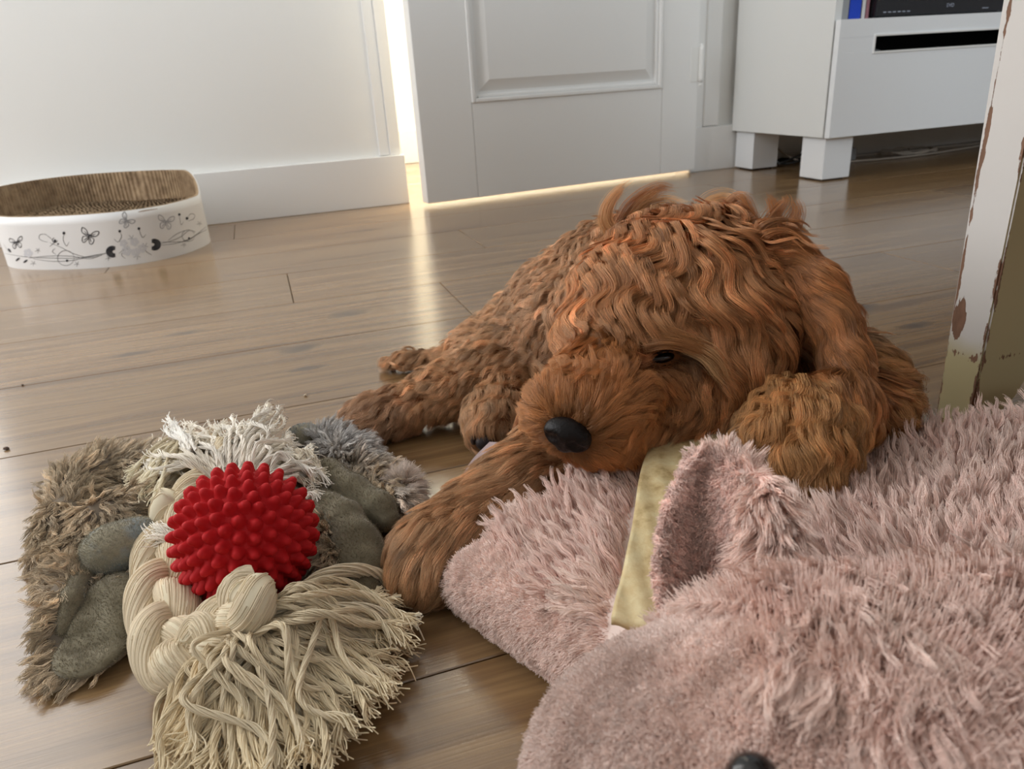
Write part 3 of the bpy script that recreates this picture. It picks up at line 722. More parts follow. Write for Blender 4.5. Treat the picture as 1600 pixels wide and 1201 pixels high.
for (x_, y_, sg) in ((176, 393, 1), (241, 382, -1)):
    for k in range(5): ik.circ(x_ + sg * k * .6, y_, 9.5 - k * 1.5, .0022, (PI * .35 if sg > 0 else -PI * .65), (PI * 1.65 if sg > 0 else PI * .65))
for (x_, y_, a) in ((28, 405, -.7), (40, 408, -.6), (15, 391, .9)):
    ik.blob([(x_ + 4 * math.cos(t) * math.cos(a) - 1.6 * math.sin(t) * math.sin(a), y_ + 4 * math.cos(t) * math.sin(a) + 1.6 * math.sin(t) * math.cos(a)) for t in np.linspace(0, 2 * PI, 11)[:-1]])
for (x_, y_) in ((59, 391), (52, 411), (120, 412), (311, 349), (287, 382), (169, 403)): ik.star(x_, y_, 4.5, .0007)
ik.fly(139, 369, 12, .25); ik.fly(26, 379, 9, -.2)
ik.build('printed_pattern', M['ink'])
ig = Ink(); ig.fly(259, 347, 11, .1); ig.fly(197, 345, 10, .7)
for k in range(7):
    a = k * .9; ig.blob([(203 + 9 * math.cos(a) + (8 * math.cos(t)) * .8, 385 + 7 * math.sin(a) + 6 * math.sin(t) * .8) for t in np.linspace(0, 2 * PI, 13)[:-1]])
ig2 = Ink(); M['inkl'] = mat('pale_grey_ink', (.62, .63, .66), .5, .3)
for (x_, y_, r_) in ((198, 392, 9), (210, 378, 8), (222, 388, 8), (193, 380, 7), (212, 394, 8), (44, 395, 8)):
    for k in range(5):
        a = k * 2 * PI / 5; ig2.blob([(x_ + r_ * .5 * math.cos(a) + r_ * .45 * math.cos(t), y_ + r_ * .5 * math.sin(a) + r_ * .4 * math.sin(t)) for t in np.linspace(0, 2 * PI, 9)[:-1]])
ig.v = ig.v[:]; ig.f = [f_ for f_ in ig.f if len(f_) < 10]
for (x_, y_) in ((205, 372), (196, 388), (226, 384), (214, 400)): ig.star(x_, y_, 6, .0012)
ig.build('printed_butterflies', M['inkg']); ig2.build('printed_flowers', M['inkl'])
# torn edge on the rim
ig3 = Ink(); ig3.line([(216, 331), (226, 329), (246, 326)], .0016); ig3.build('torn_edge', mat('torn_card', (.45, .30, .2), .9))

# crumbs on the floor
for (px_, py_, s_, lb) in ((477, 617, .0022, 'pale crumb on the floor behind the white rope fringe'), (10, 700, .003, 'dark crumb on the floor at the left edge'), (35, 601, .0018, 'tiny dark speck on the far left plank joint')):
    c = Z(px_, py_, s_ * .5); bm = bmesh.new(); bmesh.ops.create_icosphere(bm, subdivisions=1, radius=s_)
    for v_ in bm.verts: v_.co = Vector(c) + Vector((v_.co.x * random.uniform(.6, 1.3), v_.co.y * random.uniform(.6, 1.2), v_.co.z * .5))
    me = bpy.data.meshes.new('crumb'); bm.to_mesh(me); bm.free(); tag(link('crumb', me, mat('crumb', (.6, .5, .36) if 'pale' in lb else (.10, .06, .04), .8)), lb, 'crumb')
# ------------------------------------------------------------------ pink plush pillow with an animal head
M['pinkskin'] = mat('pink_backing', (.82, .67, .61), .9, .1)
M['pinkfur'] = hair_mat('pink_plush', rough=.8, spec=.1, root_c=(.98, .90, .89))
M['velour'] = mat('pink_velour', (.50, .34, .32), .9, .1, **{'Sheen Weight': .3})
BED = np.array([(.052, .352), (.062, .322), (.082, .272), (.100, .232), (.115, .185), (.12, .12), (.12, .02), (.30, -.06), (.62, -.04), (.68, .14), (.64, .275), (.50, .300), (.43, .315), (.36, .335), (.30, .352), (.25, .368), (.20, .374), (.15, .372), (.10, .366), (.066, .362)])
def poly_sd(Px, Py, V):
    d = np.full(Px.shape, 1e9); s = np.ones(Px.shape)
    n = len(V)
    for i in range(n):
        a, b = V[i], V[i - 1]; e = b - a; wx = Px - a[0]; wy = Py - a[1]
        t = np.clip((wx * e[0] + wy * e[1]) / (e @ e), 0, 1); dx = wx - e[0] * t; dy = wy - e[1] * t; d = np.minimum(d, dx * dx + dy * dy)
        c1 = Py >= a[1]; c2 = Py < b[1]; c3 = e[0] * wy > e[1] * wx
        fl = (c1 & c2 & c3) | (~c1 & ~c2 & ~c3); s = np.where(fl, -s, s)
    return s * np.sqrt(d)
def bed_top(x, y):
    dc = np.hypot(x - .055, y - .35)
    return .030 + .038 * np.clip(dc / .13, 0, 1) ** .8 + .004 * np.sin(x * 31 + 1) * np.sin(y * 27)
def bed_sd(G):
    d2 = poly_sd(G[..., 0], G[..., 1], BED); zt = bed_top(G[..., 0], G[..., 1]); r = np.minimum(.026, zt * .46)
    zc = zt * .5; hz = zt * .5
    qx = d2 + r + .004; qz = np.abs(G[..., 2] - zc) - hz + r
    return np.minimum(np.maximum(qx, qz), 0) + np.hypot(np.maximum(qx, 0), np.maximum(qz, 0)) - r
HC = D(1330, 1215, .262)
head_blobs = [ell(HC + np.array([0, 0, -.018]), (.083, .080, .058)), ell(D(1040, 1190, .262) + np.array([0, 0, -.02]), (.044, .05, .042)), ell(D(1560, 1080, .30) + np.array([0, 0, -.02]), (.07, .06, .045))]
pillow_me = sdf_mesh('plush_pillow', [('f', bed_sd)] + head_blobs, .0042, .018, (.03, -.09, -.004), (.71, .40, .17), smooth=2)
pillow = link('plush_pillow', pillow_me, M['pinkskin']); tag(pillow, 'large pale pink shaggy plush animal pillow the puppy leans on', 'pillow')
pv, pt, pb = surf(pillow_me)

STRIP_L = [(955, 976), (984, 850), (1008, 722), (1052, 662), (1092, 634)]
STRIP_R = [(1040, 1000), (1066, 870), (1088, 752), (1138, 700), (1180, 652)]
SZ = [.0735, .0790, .0810, .0795, .0790]
SLW = np.array([Z(a, b, z) for (a, b), z in zip(STRIP_L, SZ)]); SRW = np.array([Z(a, b, z) for (a, b), z in zip(STRIP_R, SZ)])
strip_poly = np.vstack([curve_pts(SLW, 14), curve_pts(SRW, 14)[::-1]])[:, :2]
def shortness(P):
    """1 where the pile is short velour (a border along the front-left edge and corner), 0 where it is shaggy"""
    d2 = -poly_sd(P[:, 0], P[:, 1], BED)
    e1 = P[:, 0] + .45 * P[:, 1] < .225
    w = .026 + .010 * nz(P, .05, 3)
    return np.clip((.136 + .006 * nz(P, .04, 3) - (P[:, 0] + .1 * P[:, 1])) / .010, 0, 1)
def cheek(P):
    q = px_of(P); d = np.hypot((q[:, 0] - 985) / 135, (q[:, 1] - 1165) / 150)
    return ((d < 1.0) & (np.linalg.norm(P - EYE, axis=1) < .36) & (P[:, 2] > .02)) | ((q[:, 0] < 1090) & (q[:, 1] > 1090) & (P[:, 2] > .045) & (np.linalg.norm(P[:, :2], axis=1) < .24))
def pink_len(P, N):
    s = shortness(P); c = cheek(P)
    L = np.where(c, .0032, (.021 + .006 * np.clip((.15 - np.linalg.norm(P - HC, axis=1)) / .04, 0, 1)) * (1 - s) + .0032 * s)
    L = np.where(poly_sd(P[:, 0], P[:, 1], strip_poly) < .004, np.where(P[:, 2] > .05, .0, L), L)
    q = px_of(P); L = np.where((q[:, 1] < 1030) & (q[:, 0] < 1200) & (q[:, 0] > 1000) & (np.linalg.norm(P - EYE, axis=1) < .33), L * .6, L)
    under_dog = (poly_sd(P[:, 0], P[:, 1], np.array([(.16, .40), (.155, .345), (.20, .335), (.25, .30), (.30, .285), (.36, .30), (.37, .36)])) < 0) & (N[:, 2] > .3)
    return np.where(under_dog, np.minimum(L, .006), L)
PG = gpx([(960, 740, .1, -1), (900, 790, -.1, -1), (850, 830, -.5, -.8), (820, 870, -.9, -.5), (900, 870, -.5, -.7), (950, 900, -.4, -.8), (850, 930, -1, 0), (900, 980, -.9, .4), (880, 1040, -.8, .8), (950, 1020, -.5, 1), (960, 960, -.8, .3),
    (740, 900, -1, .2), (780, 980, -.7, .8), (850, 1080, -.6, .9), (1300, 800, -.6, -.7), (1350, 720, -.4, -.8), (1450, 680, -.3, -1), (1550, 650, 0, -1), (1400, 780, -.5, -.8), (1500, 750, -.3, -.9), (1350, 860, -.7, -.5), (1450, 850, -.5, -.8), (1560, 800, -.3, -.9), (1250, 860, -.6, -.5), (1550, 900, -.3, -.9),
    (1045, 985, -.2, -.6), (1110, 975, 0, -.9), (1120, 1015, .1, .8), (1200, 960, 0, 1), (1300, 930, .1, 1), (1400, 935, .2, 1), (1080, 1060, -.2, 1), (1150, 1050, .2, 1), (1250, 1040, -.1, 1), (1350, 1000, 0, 1), (1450, 975, .2, .9), (1550, 960, .3, .9), (1200, 1140, 0, 1), (1300, 1120, -.2, 1), (1400, 1100, -.1, 1), (1500, 1060, .1, 1), (1580, 1100, .2, 1), (1400, 1180, -.1, 1), (1550, 1180, .1, 1), (960, 1150, -.3, .9), (1010, 1080, -.3, .9), (1250, 1190, .1, 1)], pb, .35)
pink_field = guide_field(PG, sig=.03)
def pink_tint(P, N):
    n = .5 + .5 * nz(P, .04, 5)[:, None]; d = np.clip(nz(P, .10, 6), 0, 1)[:, None]
    c = np.array([.87, .69, .625]) * (1 - n * .5) + np.array([.91, .80, .72]) * (n * .5)
    s = shortness(P)[:, None] * np.clip(nz(P, .025, 8) + .1, 0, 1)[:, None]
    c = np.where((cheek(P) | (shortness(P) > .6))[:, None], np.array([.93, .80, .74]), c)
    return np.array([.93, .90, .89]) * c * (1 - .14 * d) * (1 - .18 * s * np.array([.8, 1, 1.1]))
pd_ = view_weight(.75, .34, 2.2, 5.0)
fur('shaggy_pile', pv, pt, pb, pillow, M['pinkfur'], 24000, 24, pink_len, K=8, lift=lambda P, N: np.where(pink_len(P, N) < .008, .70, .44 - .24 * np.clip((.15 - np.linalg.norm(P - HC, axis=1)) / .04, 0, 1)), field=pink_field,
    wave=(lambda P, N: np.where(pink_len(P, N) < .008, .0, .0010), .017), clump=.66, R=lambda P, N: np.where(pink_len(P, N) < .008, .0030, .0017), radius=.00016, frizz=.0006, tint=pink_tint, dens=pd_, hug=False, floor=.0005, dirnoise=.30, tip=.45, len_var=.3, var=(.06, .07))
def dens2(c, N): return pd_(c, N) * (1 + 3.0 * (pink_len(c, N) < .006))
fur('underpile', pv, pt, pb, pillow, M['pinkfur'], 170000, 1, lambda P, N: np.minimum(pink_len(P, N), .010), K=4, lift=.8, field=pink_field, clump=0, R=.0, radius=.00020, frizz=.0004, tint=pink_tint, dens=dens2, hug=False, floor=.0005, dirnoise=.5, tip=.5, var=(.04, .05))

# the standing ear: a cupped sheet with real thickness
def sheet(name, rows, thick, nu=26, nv=30):
    """rows: list of rows of 3-D points from base to tip; returns front, back surfaces closed into one mesh"""
    R_ = [curve_pts(r, nu) for r in rows]; g = np.array([curve_pts([R_[i][j] for i in range(len(R_))], nv) for j in range(nu)])   # nu x nv
    du = np.gradient(g, axis=0); dv = np.gradient(g, axis=1); n = unit(np.cross(du, dv))
    e = np.minimum(1, 4.5 * np.minimum(np.linspace(0, 1, nu), 1 - np.linspace(0, 1, nu)))[:, None] ** .5 * np.minimum(1, 5 * (1 - np.linspace(0, 1, nv)))[None] ** .5
    th = thick * np.maximum(e, .06)[..., None]
    a = g + n * th / 2; b = g - n * th / 2; V = np.vstack([a.reshape(-1, 3), b.reshape(-1, 3)]); o = nu * nv; F_ = []
    ix = lambda i, j: i * nv + j
    for i in range(nu - 1):
        for j in range(nv - 1):
            F_.append((ix(i, j), ix(i + 1, j), ix(i + 1, j + 1), ix(i, j + 1))); F_.append((o + ix(i, j), o + ix(i, j + 1), o + ix(i + 1, j + 1), o + ix(i + 1, j)))
    for i in range(nu - 1): F_ += [(ix(i, 0), o + ix(i, 0), o + ix(i + 1, 0), ix(i + 1, 0)), (ix(i, nv - 1), ix(i + 1, nv - 1), o + ix(i + 1, nv - 1), o + ix(i, nv - 1))]
    for j in range(nv - 1): F_ += [(ix(0, j), ix(0, j + 1), o + ix(0, j + 1), o + ix(0, j)), (ix(nu - 1, j), o + ix(nu - 1, j), o + ix(nu - 1, j + 1), ix(nu - 1, j + 1))]
    me = from_np(name, V, F_); bm = bmesh.new(); bm.from_mesh(me); bmesh.ops.recalc_face_normals(bm, faces=bm.faces); bm.to_mesh(me); bm.free()
    return me, g, n
ear_rows = [[D(1045, 985, .300), D(1085, 1000, .318), D(1150, 985, .318), D(1215, 960, .300), D(1290, 930, .296)],
            [D(1026, 905, .298), D(1070, 915, .322), D(1130, 905, .320), D(1195, 890, .302), D(1262, 870, .302)],
            [D(1032, 830, .302), D(1070, 840, .322), D(1122, 830, .318), D(1180, 815, .304), D(1232, 800, .306)],
            [D(1052, 765, .308), D(1080, 770, .322), D(1115, 765, .320), D(1160, 755, .310), D(1198, 748, .312)],
            [D(1082, 708, .316), D(1095, 710, .322), D(1112, 708, .322), D(1132, 706, .318), D(1150, 708, .318)]]
ear_me, eg, en = sheet('ear', ear_rows, .006)
M['earin'] = mat('ear_lining', (.44, .28, .265), .95, .05, **{'Sheen Weight': .25}); N = NT(M['earin'])
tc = N.n('ShaderNodeTexCoord'); x = N.n('ShaderNodeTexNoise', i_Scale=70.0, i_Detail=5.0); N.l(tc.outputs['Object'], x.inputs['Vector']); N.l(N.ramp(x.outputs[0], [(.35, (.60, .43, .38)), (.65, (.78, .60, .54))]), N.b.inputs['Base Color']); N.bump(x.outputs[0], .5, .002)
ear = link('ear', ear_me, M['earin'], pillow); ear['label'] = 'mauve velour lined standing ear'
ev, et, eb = surf(ear_me)
def on_outer(P, N):
    q = px_of(P); vis = (N * (EYE - P)).sum(1) > 0
    u = (q[:, 0] - 1132) / 60 + (q[:, 1] - 850) * .0008
    edge = np.hypot(0, 0)
    return np.where(vis, np.clip(u + .3 * nz(P, .02, 4), 0, 1), np.clip((q[:, 0] - 1110) / 25, 0, 1))
def ear_len(P, N):
    o = on_outer(P, N); q = px_of(P); tipf = np.clip((745 - q[:, 1]) / 50, 0, 1)
    rim = np.clip((1045 - q[:, 0]) / 14, 0, 1) * 0
    return np.maximum(.0022, .016 * np.maximum(o, tipf * .6))
ear_field = guide_field(gpx([(1100, 712, -.1, -1), (1140, 712, .1, -1), (1150, 780, -.3, .9), (1180, 850, -.3, 1), (1230, 880, .1, 1), (1160, 930, -.4, .8), (1200, 790, 0, 1), (1060, 850, -.2, 1), (1080, 920, 0, 1)], eb, .31), sig=.02)
fur('ear_pile', ev, et, eb, ear, M['pinkfur'], 3600, 18, ear_len, K=6, lift=lambda P, N: np.where(ear_len(P, N) < .005, .7, .42), field=ear_field, wave=(.0006, .015), clump=.75, R=.0018, radius=.00015, frizz=.0007,
    tint=lambda P, N: np.where((ear_len(P, N) < .006)[:, None], np.array([.76, .58, .52]), np.array([.84, .67, .60])) * (1 + .08 * nz(P, .015, 2)[:, None]), hug=False, dirnoise=.5, tip=.4)
# glass eye and lilac corner tab
bm = bmesh.new(); bmesh.ops.create_uvsphere(bm, u_segments=24, v_segments=16, radius=.0065); me = bpy.data.meshes.new('eye'); bm.to_mesh(me); bm.free()
ey = link('eye', me, mat('black_bead', (.006, .006, .007), .08, .6), pillow); ey['label'] = 'round black bead eye'
h = pb.ray_cast(EYE.tolist(), ray(1178, 1222).tolist()); ey.location = Vector(h[0]) + Vector(h[1]) * .001
tabr = [[Z(765, 690, .028), Z(800, 700, .034), Z(850, 720, .036)], [Z(735, 722, .010), Z(765, 745, .022), Z(820, 775, .026)], [Z(706, 775, .004), Z(725, 790, .012), Z(770, 820, .016)]]
tme, _, _ = sheet('foot', tabr, .006, 14, 16)
tb_ = link('foot', tme, mat('lilac_velour', (.34, .25, .25), .9, .1, **{'Sheen Weight': .3}), pillow); tb_['label'] = 'lilac grey velour foot poking out beyond the foreleg'

# ------------------------------------------------------------------ rawhide strip
M['raw'] = mat('rawhide', (.62, .50, .26), .5, .35, **{'Subsurface Weight': .0}); N = NT(M['raw'])
tc = N.n('ShaderNodeTexCoord'); x = N.n('ShaderNodeTexNoise', i_Scale=70.0, i_Detail=5.0, i_Roughness=.65); N.l(tc.outputs['Object'], x.inputs['Vector'])
N.l(N.ramp(x.outputs[0], [(.30, (.36, .24, .10)), (.48, (.60, .46, .24)), (.7, (.70, .60, .36))]), N.b.inputs['Base Color']); N.bump(x.outputs[0], .6, .0015)
a, b = curve_pts(SLW, 60), curve_pts(SRW, 60); v = []; f = []; nu = 14; th = .0042
for k in range(60):
    for s_ in (1, 0):
        for j in range(nu):
            p = a[k] + (b[k] - a[k]) * j / (nu - 1); p = p + np.array([0, 0, (th if s_ else 0) + .0006 * math.sin(k * .6 + j * .9)]); v.append(p)
for k in range(59):
    o = k * 2 * nu; q = o + 2 * nu
    for j in range(nu - 1): f.append((o + j, o + j + 1, q + j + 1, q + j)); f.append((o + nu + j + 1, o + nu + j, q + nu + j, q + nu + j + 1))
    f.append((o, q, q + nu, o + nu)); f.append((o + nu - 1, o + 2 * nu - 1, q + 2 * nu - 1, q + nu - 1))
for o in (0, 59 * 2 * nu):
    for j in range(nu - 1): f.append((o + j, o + nu + j, o + nu + j + 1, o + j + 1))
me = from_np('chew_strip', v, f); bm = bmesh.new(); bm.from_mesh(me); bmesh.ops.recalc_face_normals(bm, faces=bm.faces); bm.to_mesh(me); bm.free()
tag(link('chew_strip', me, M['raw']), 'flat yellowish rawhide chew strip lying on the pink pillow under the puppy chin', 'dog chew')

# ------------------------------------------------------------------ spiky red ball
BR = .0375; BC = Z(383, 834, .047); 
M['red'] = mat('red_rubber', (.46, .005, .008), .72, .3, **{'Subsurface Weight': .08, 'Subsurface Radius': (.004, .001, .001), 'Subsurface Scale': 1.0})
bm = bmesh.new(); bmesh.ops.create_icosphere(bm, subdivisions=5, radius=BR)
axis = Vector((.25, -.55, .80)).normalized(); rq = Vector((0, 0, 1)).rotation_difference(axis)
rows_n = 15
for i in range(rows_n):
    la = -PI / 2 + PI * (i + .5) / rows_n; m_ = max(3, round(2 * PI * math.cos(la) * BR / .0087))
    for j in range(m_):
        lo_ = 2 * PI * (j + .5 * (i % 2)) / m_ + i * .1
        d = rq @ Vector((math.cos(la) * math.cos(lo_), math.cos(la) * math.sin(lo_), math.sin(la)))
        q = Vector((0, 0, 1)).rotation_difference(d).to_matrix()
        prof = [(.0058, -.0014), (.0042, .0002), (.0034, .0016), (.0029, .0032), (.0024, .0046), (.0016, .0056), (.0006, .0060)]
        prev = None; first = None
        for (r_, h_) in prof:
            rg = [bm.verts.new(q @ Vector((r_ * math.cos(a_), r_ * math.sin(a_), BR + h_))) for a_ in np.linspace(0, 2 * PI, 11)[:-1]]
            if prev:
                for k in range(10): bm.faces.new((prev[k], prev[(k + 1) % 10], rg[(k + 1) % 10], rg[k]))
            prev = rg
        bm.faces.new(prev)
me = bpy.data.meshes.new('spiky_ball'); bm.to_mesh(me); bm.free(); 
ball = link('spiky_ball', me, M['red']); ball.location = BC; tag(ball, 'red rubber ball covered in blunt spikes resting inside the rope loop', 'ball')

# ------------------------------------------------------------------ cotton rope toy
M['cotton'] = hair_mat('cotton_yarn', rough=.85, spec=.1)
M['cord'] = mat('cotton_cord', (.70, .62, .46), .9, .1); N = NT(M['cord'])
at_ = N.n('ShaderNodeUVMap'); tc = N.n('ShaderNodeTexCoord')
rope = empty('rope_toy', (-.06, .40, 0)); tag(rope, 'cream braided cotton rope toy looped around the red ball with frayed tassel ends', 'rope toy')
ROPEI = Matrix.Translation((.06, -.40, 0))
def rp(o): o.parent = rope; o.matrix_parent_inverse = ROPEI; return o
def ropecord(name, ctrl, r, n=70, strands_n=260):
    """a soft cord: solid core wrapped by fine twisted fibres"""
    p = curve_pts(ctrl, n); rr = np.interp(np.linspace(0, 1, n), np.linspace(0, 1, len(r)), r)
    v, f = tube_arrays(p, rr * .97, 14); o = rp(link(name, from_np(name, v, f), M['cord']))
    t, nn, b = frames(p); K = 26; P = []; T = []
    arc = np.r_[0, np.cumsum(np.linalg.norm(np.diff(p, axis=0), axis=1))]; Lt = arc[-1]
    for k in range(strands_n):
        L = Lt * RNG.uniform(.25, .6); s0 = RNG.uniform(-.05, 1) * Lt; s = np.clip(s0 + np.linspace(0, L, K), 0, Lt)
        a = 2 * PI * k / strands_n * 3 + (np.linspace(0, L, K)) * 55 + s0 * 55
        q = np.stack([np.interp(s, arc, p[:, i]) for i in range(3)], 1); n1 = np.stack([np.interp(s, arc, nn[:, i]) for i in range(3)], 1); b1 = np.stack([np.interp(s, arc, b[:, i]) for i in range(3)], 1)
        r_ = np.interp(s, arc, rr) * RNG.uniform(.97, 1.02)
        P.append(q + r_[:, None] * (np.cos(a)[:, None] * n1 + np.sin(a)[:, None] * b1)); T.append(np.array([.72, .62, .46]) * math.exp(RNG.normal() * .07))
    fb = strands('fibres', np.array(P), .00045, M['cotton'], o, np.array(T)); fb.matrix_parent_inverse = o.matrix_parent_inverse.inverted() @ Matrix.Identity(4) if False else Matrix.Identity(4)
    return o
def braid(center, rad, cr, turns, ph=0.0, n=90):
    p = curve_pts(center, n); t, nn, b = frames(p); out = []
    up = np.array([0, 0, 1.0]); side = unit(np.cross(t, np.tile(up, (n, 1)))); nrm = np.cross(side, t)
    s = np.linspace(0, 1, n)
    for k in range(3):
        a = 2 * PI * turns * s + ph + k * 2 * PI / 3
        out.append(p + side * (rad * 1.05 * np.sin(a))[:, None] + nrm * (rad * .62 * np.sin(2 * a))[:, None])
    return out
def zmin(P, r): P = P.copy(); P[:, 2] = np.maximum(P[:, 2], r + .0005); return P
B1 = [Z(292, 780, .040), Z(266, 850, .022), Z(256, 915, .020), Z(262, 985, .020), Z(290, 1035, .020), Z(335, 1015, .024), Z(372, 965, .034), Z(400, 925, .046)]
for k, c in enumerate(braid(B1, .0105, .0095, 2.35, ph=.6)):
    c = zmin(c, .0098); ropecord('cord', c[::4], [.0098] * 6 + [.0092])
ropecord('cord', [Z(405, 915, .050), Z(398, 945, .050), Z(380, 985, .034), Z(350, 1015, .014)], [.0085, .0105, .0105, .008])
ropecord('cord', [Z(300, 1010, .03), Z(312, 985, .034), Z(330, 990, .034), Z(345, 1025, .026)], [.008, .0095, .0095, .008])
# cords behind the ball: upper arm of the loop
ropecord('cord', [Z(285, 800, .030), Z(300, 765, .034), Z(330, 745, .034), Z(350, 720, .026)], [.0105, .0115, .0105, .009])
ropecord('cord', [Z(268, 790, .014), Z(285, 750, .020), Z(315, 715, .024), Z(340, 690, .02)], [.0095, .0105, .010, .008])
ropecord('cord', [Z(345, 690, .045), Z(338, 715, .044), Z(330, 745, .036)], [.0045, .005, .0045])
# white end loose on the left beside the ball and a small one on the right
paths = []
for k in range(16):
    a = Z(290, 855, .030) + RNG.normal(size=3) * .0025; e = Z(238 + RNG.uniform(-6, 8), 832 + RNG.uniform(-14, 14), .034) + RNG.normal(size=3) * .002
    paths.append([a, (a + e) / 2 + np.array([0, 0, .004]), e])
for k in range(6):
    a = Z(478, 775, .035) + RNG.normal(size=3) * .0015; e = Z(497 + RNG.uniform(-4, 4), 772 + RNG.uniform(-6, 6), .034); paths.append([a, (a + e) / 2 + np.array([0, 0, .003]), e])
Pw, Tw = yarn(paths, ply=9, r_y=.0010, K=12, fray=.0025, fray_at=.3, tint=(.86, .82, .74)); o = strands('loose_end', Pw, .00022, M['cotton'], rope, Tw); o.matrix_parent_inverse = ROPEI

def tassel(name, n, start, ends, sj, ej, hmid, wig, tint, ply=13, r_y=.0013, fray=.003, twist=110, zend=(.003, .02), K=24):
    paths = []
    S0 = np.array(start(.5), float)
    ends = np.array(ends, float)
    for k in range(n):
        u = (k + RNG.uniform(0, 1)) / n; s = np.array(start(u)) + RNG.normal(size=3) * sj
        e2 = curve_pts(np.c_[ends, np.zeros(len(ends))], 60)[int(u * 59.9)][:2] + RNG.normal(size=2) * ej
        f_ = RNG.uniform(.80, 1.02); 
        ez = RNG.uniform(*zend); sp = px_of(s)[0]; e2 = sp + (e2 - sp) * f_
        e = Z(e2[0], e2[1], ez); m1 = s + (e - s) * .33; m2 = s + (e - s) * .68; dirp = unit(np.cross(e - s, [0, 0, 1]))
        hz = RNG.uniform(.3, 1) * hmid
        m1 = m1 + dirp * RNG.normal() * wig + np.array([0, 0, hz]); m2 = m2 + dirp * RNG.normal() * wig * 1.2 + np.array([0, 0, hz * .55])
        m1[2] = max(m1[2], .004); m2[2] = max(m2[2], .003)
        paths.append([s, m1, m2, e])
    P, T = yarn(paths, ply=ply, r_y=r_y, K=K, fray=fray, fray_at=.82, twist=twist, tint=tint, fuzz=.00005)
    P[..., 2] = np.maximum(P[..., 2], .0006)
    o = strands(name, P, .00031, M['cotton'], rope, T); o.matrix_parent_inverse = ROPEI; return o
tassel('lower_tassel', 150, lambda u: Z(430 - 85 * u, 965 + 55 * u, .026), [(600, 925), (650, 962), (652, 1000), (635, 1060), (612, 1110), (560, 1160), (510, 1215), (430, 1250), (340, 1250), (262, 1215), (240, 1190)], .0035, 8, .014, .006, (.74, .63, .44), r_y=.0016)
tassel('lower_tassel', 60, lambda u: Z(425 - 70 * u, 965 + 45 * u, .036), [(610, 950), (650, 985), (615, 1070), (560, 1130), (480, 1190), (390, 1230), (300, 1215)], .003, 12, .020, .010, (.78, .68, .50), r_y=.0015)
# single thick yarns that arch over the tassel
paths = [[Z(455, 935, .025), Z(500, 900, .034), Z(550, 888, .030), Z(590, 896, .018), Z(612, 915, .008)], [Z(452, 938, .024), Z(500, 905, .030), Z(545, 894, .027), Z(580, 905, .014), Z(602, 930, .006)],
         [Z(460, 960, .03), Z(520, 930, .036), Z(580, 940, .026), Z(630, 965, .012), Z(662, 968, .010)], [Z(470, 970, .028), Z(530, 950, .036), Z(590, 955, .026), Z(640, 985, .01)]]
Pw, Tw = yarn(paths, ply=22, r_y=.0026, K=30, fray=.003, twist=60, tint=(.78, .70, .55)); o = strands('stray_yarn', Pw, .0004, M['cotton'], rope, Tw); o.matrix_parent_inverse = ROPEI
tassel('upper_tassel', 70, lambda u: Z(330 + 70 * u, 745 + 5 * u, .040), [(205, 735), (230, 700), (268, 672), (300, 672), (345, 665), (385, 655), (428, 632), (462, 672), (480, 700), (505, 735)], .003, 9, .012, .006, (.86, .81, .72), zend=(.018, .045), r_y=.0014)
tassel('upper_tassel', 46, lambda u: Z(345 + 80 * u, 735 + 12 * u, .046), [(300, 690), (360, 665), (420, 645), (455, 690), (500, 720), (512, 748)], .003, 8, .014, .006, (.88, .84, .77), zend=(.025, .048), r_y=.0014)
tassel('upper_tassel', 22, lambda u: Z(268 + 20 * u, 690 + 4 * u, .046), [(185, 735), (205, 770), (225, 785), (240, 790)], .002, 5, .004, .004, (.80, .73, .56), zend=(.030, .036), r_y=.0012)
tassel('upper_tassel', 14, lambda u: Z(460 + 10 * u, 700 + 20 * u, .046), [(500, 745), (505, 752), (497, 760)], .003, 5, .006, .004, (.84, .78, .66), zend=(.024, .036), r_y=.0018)
tassel('upper_tassel', 10, lambda u: Z(300, 700 + 10 * u, .05), [(258, 665), (266, 660), (280, 668)], .002, 4, .002, .002, (.90, .88, .84), zend=(.045, .052), r_y=.0011)
# ------------------------------------------------------------------ grey shaggy plush toy under the ball and rope
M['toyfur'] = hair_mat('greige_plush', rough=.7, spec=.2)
M['toybase'] = mat('toy_backing', (.22, .18, .14), .95, .05)
M['velvet'] = mat('grey_velvet', (.17, .155, .125), .9, .1, **{'Sheen Weight': .35, 'Sheen Roughness': .4}); N = NT(M['velvet'])
tc = N.n('ShaderNodeTexCoord'); x = N.n('ShaderNodeTexNoise', i_Scale=90.0, i_Detail=6.0); N.l(tc.outputs['Object'], x.inputs['Vector']); N.l(N.ramp(x.outputs[0], [(.35, (.135, .115, .075)), (.65, (.215, .188, .13))]), N.b.inputs['Base Color']); N.bump(x.outputs[0], .10, .0010)
M['velblue'] = mat('bluegrey_velvet', (.26, .27, .27), .9, .1, **{'Sheen Weight': .35}); N = NT(M['velblue'])
tc = N.n('ShaderNodeTexCoord'); x = N.n('ShaderNodeTexNoise', i_Scale=45.0, i_Detail=3.0); N.l(tc.outputs['Object'], x.inputs['Vector']); N.l(N.ramp(x.outputs[0], [(.48, (.28, .25, .175)), (.64, (.20, .235, .245))]), N.b.inputs['Base Color']); N.bump(x.outputs[0], .5, .0015)
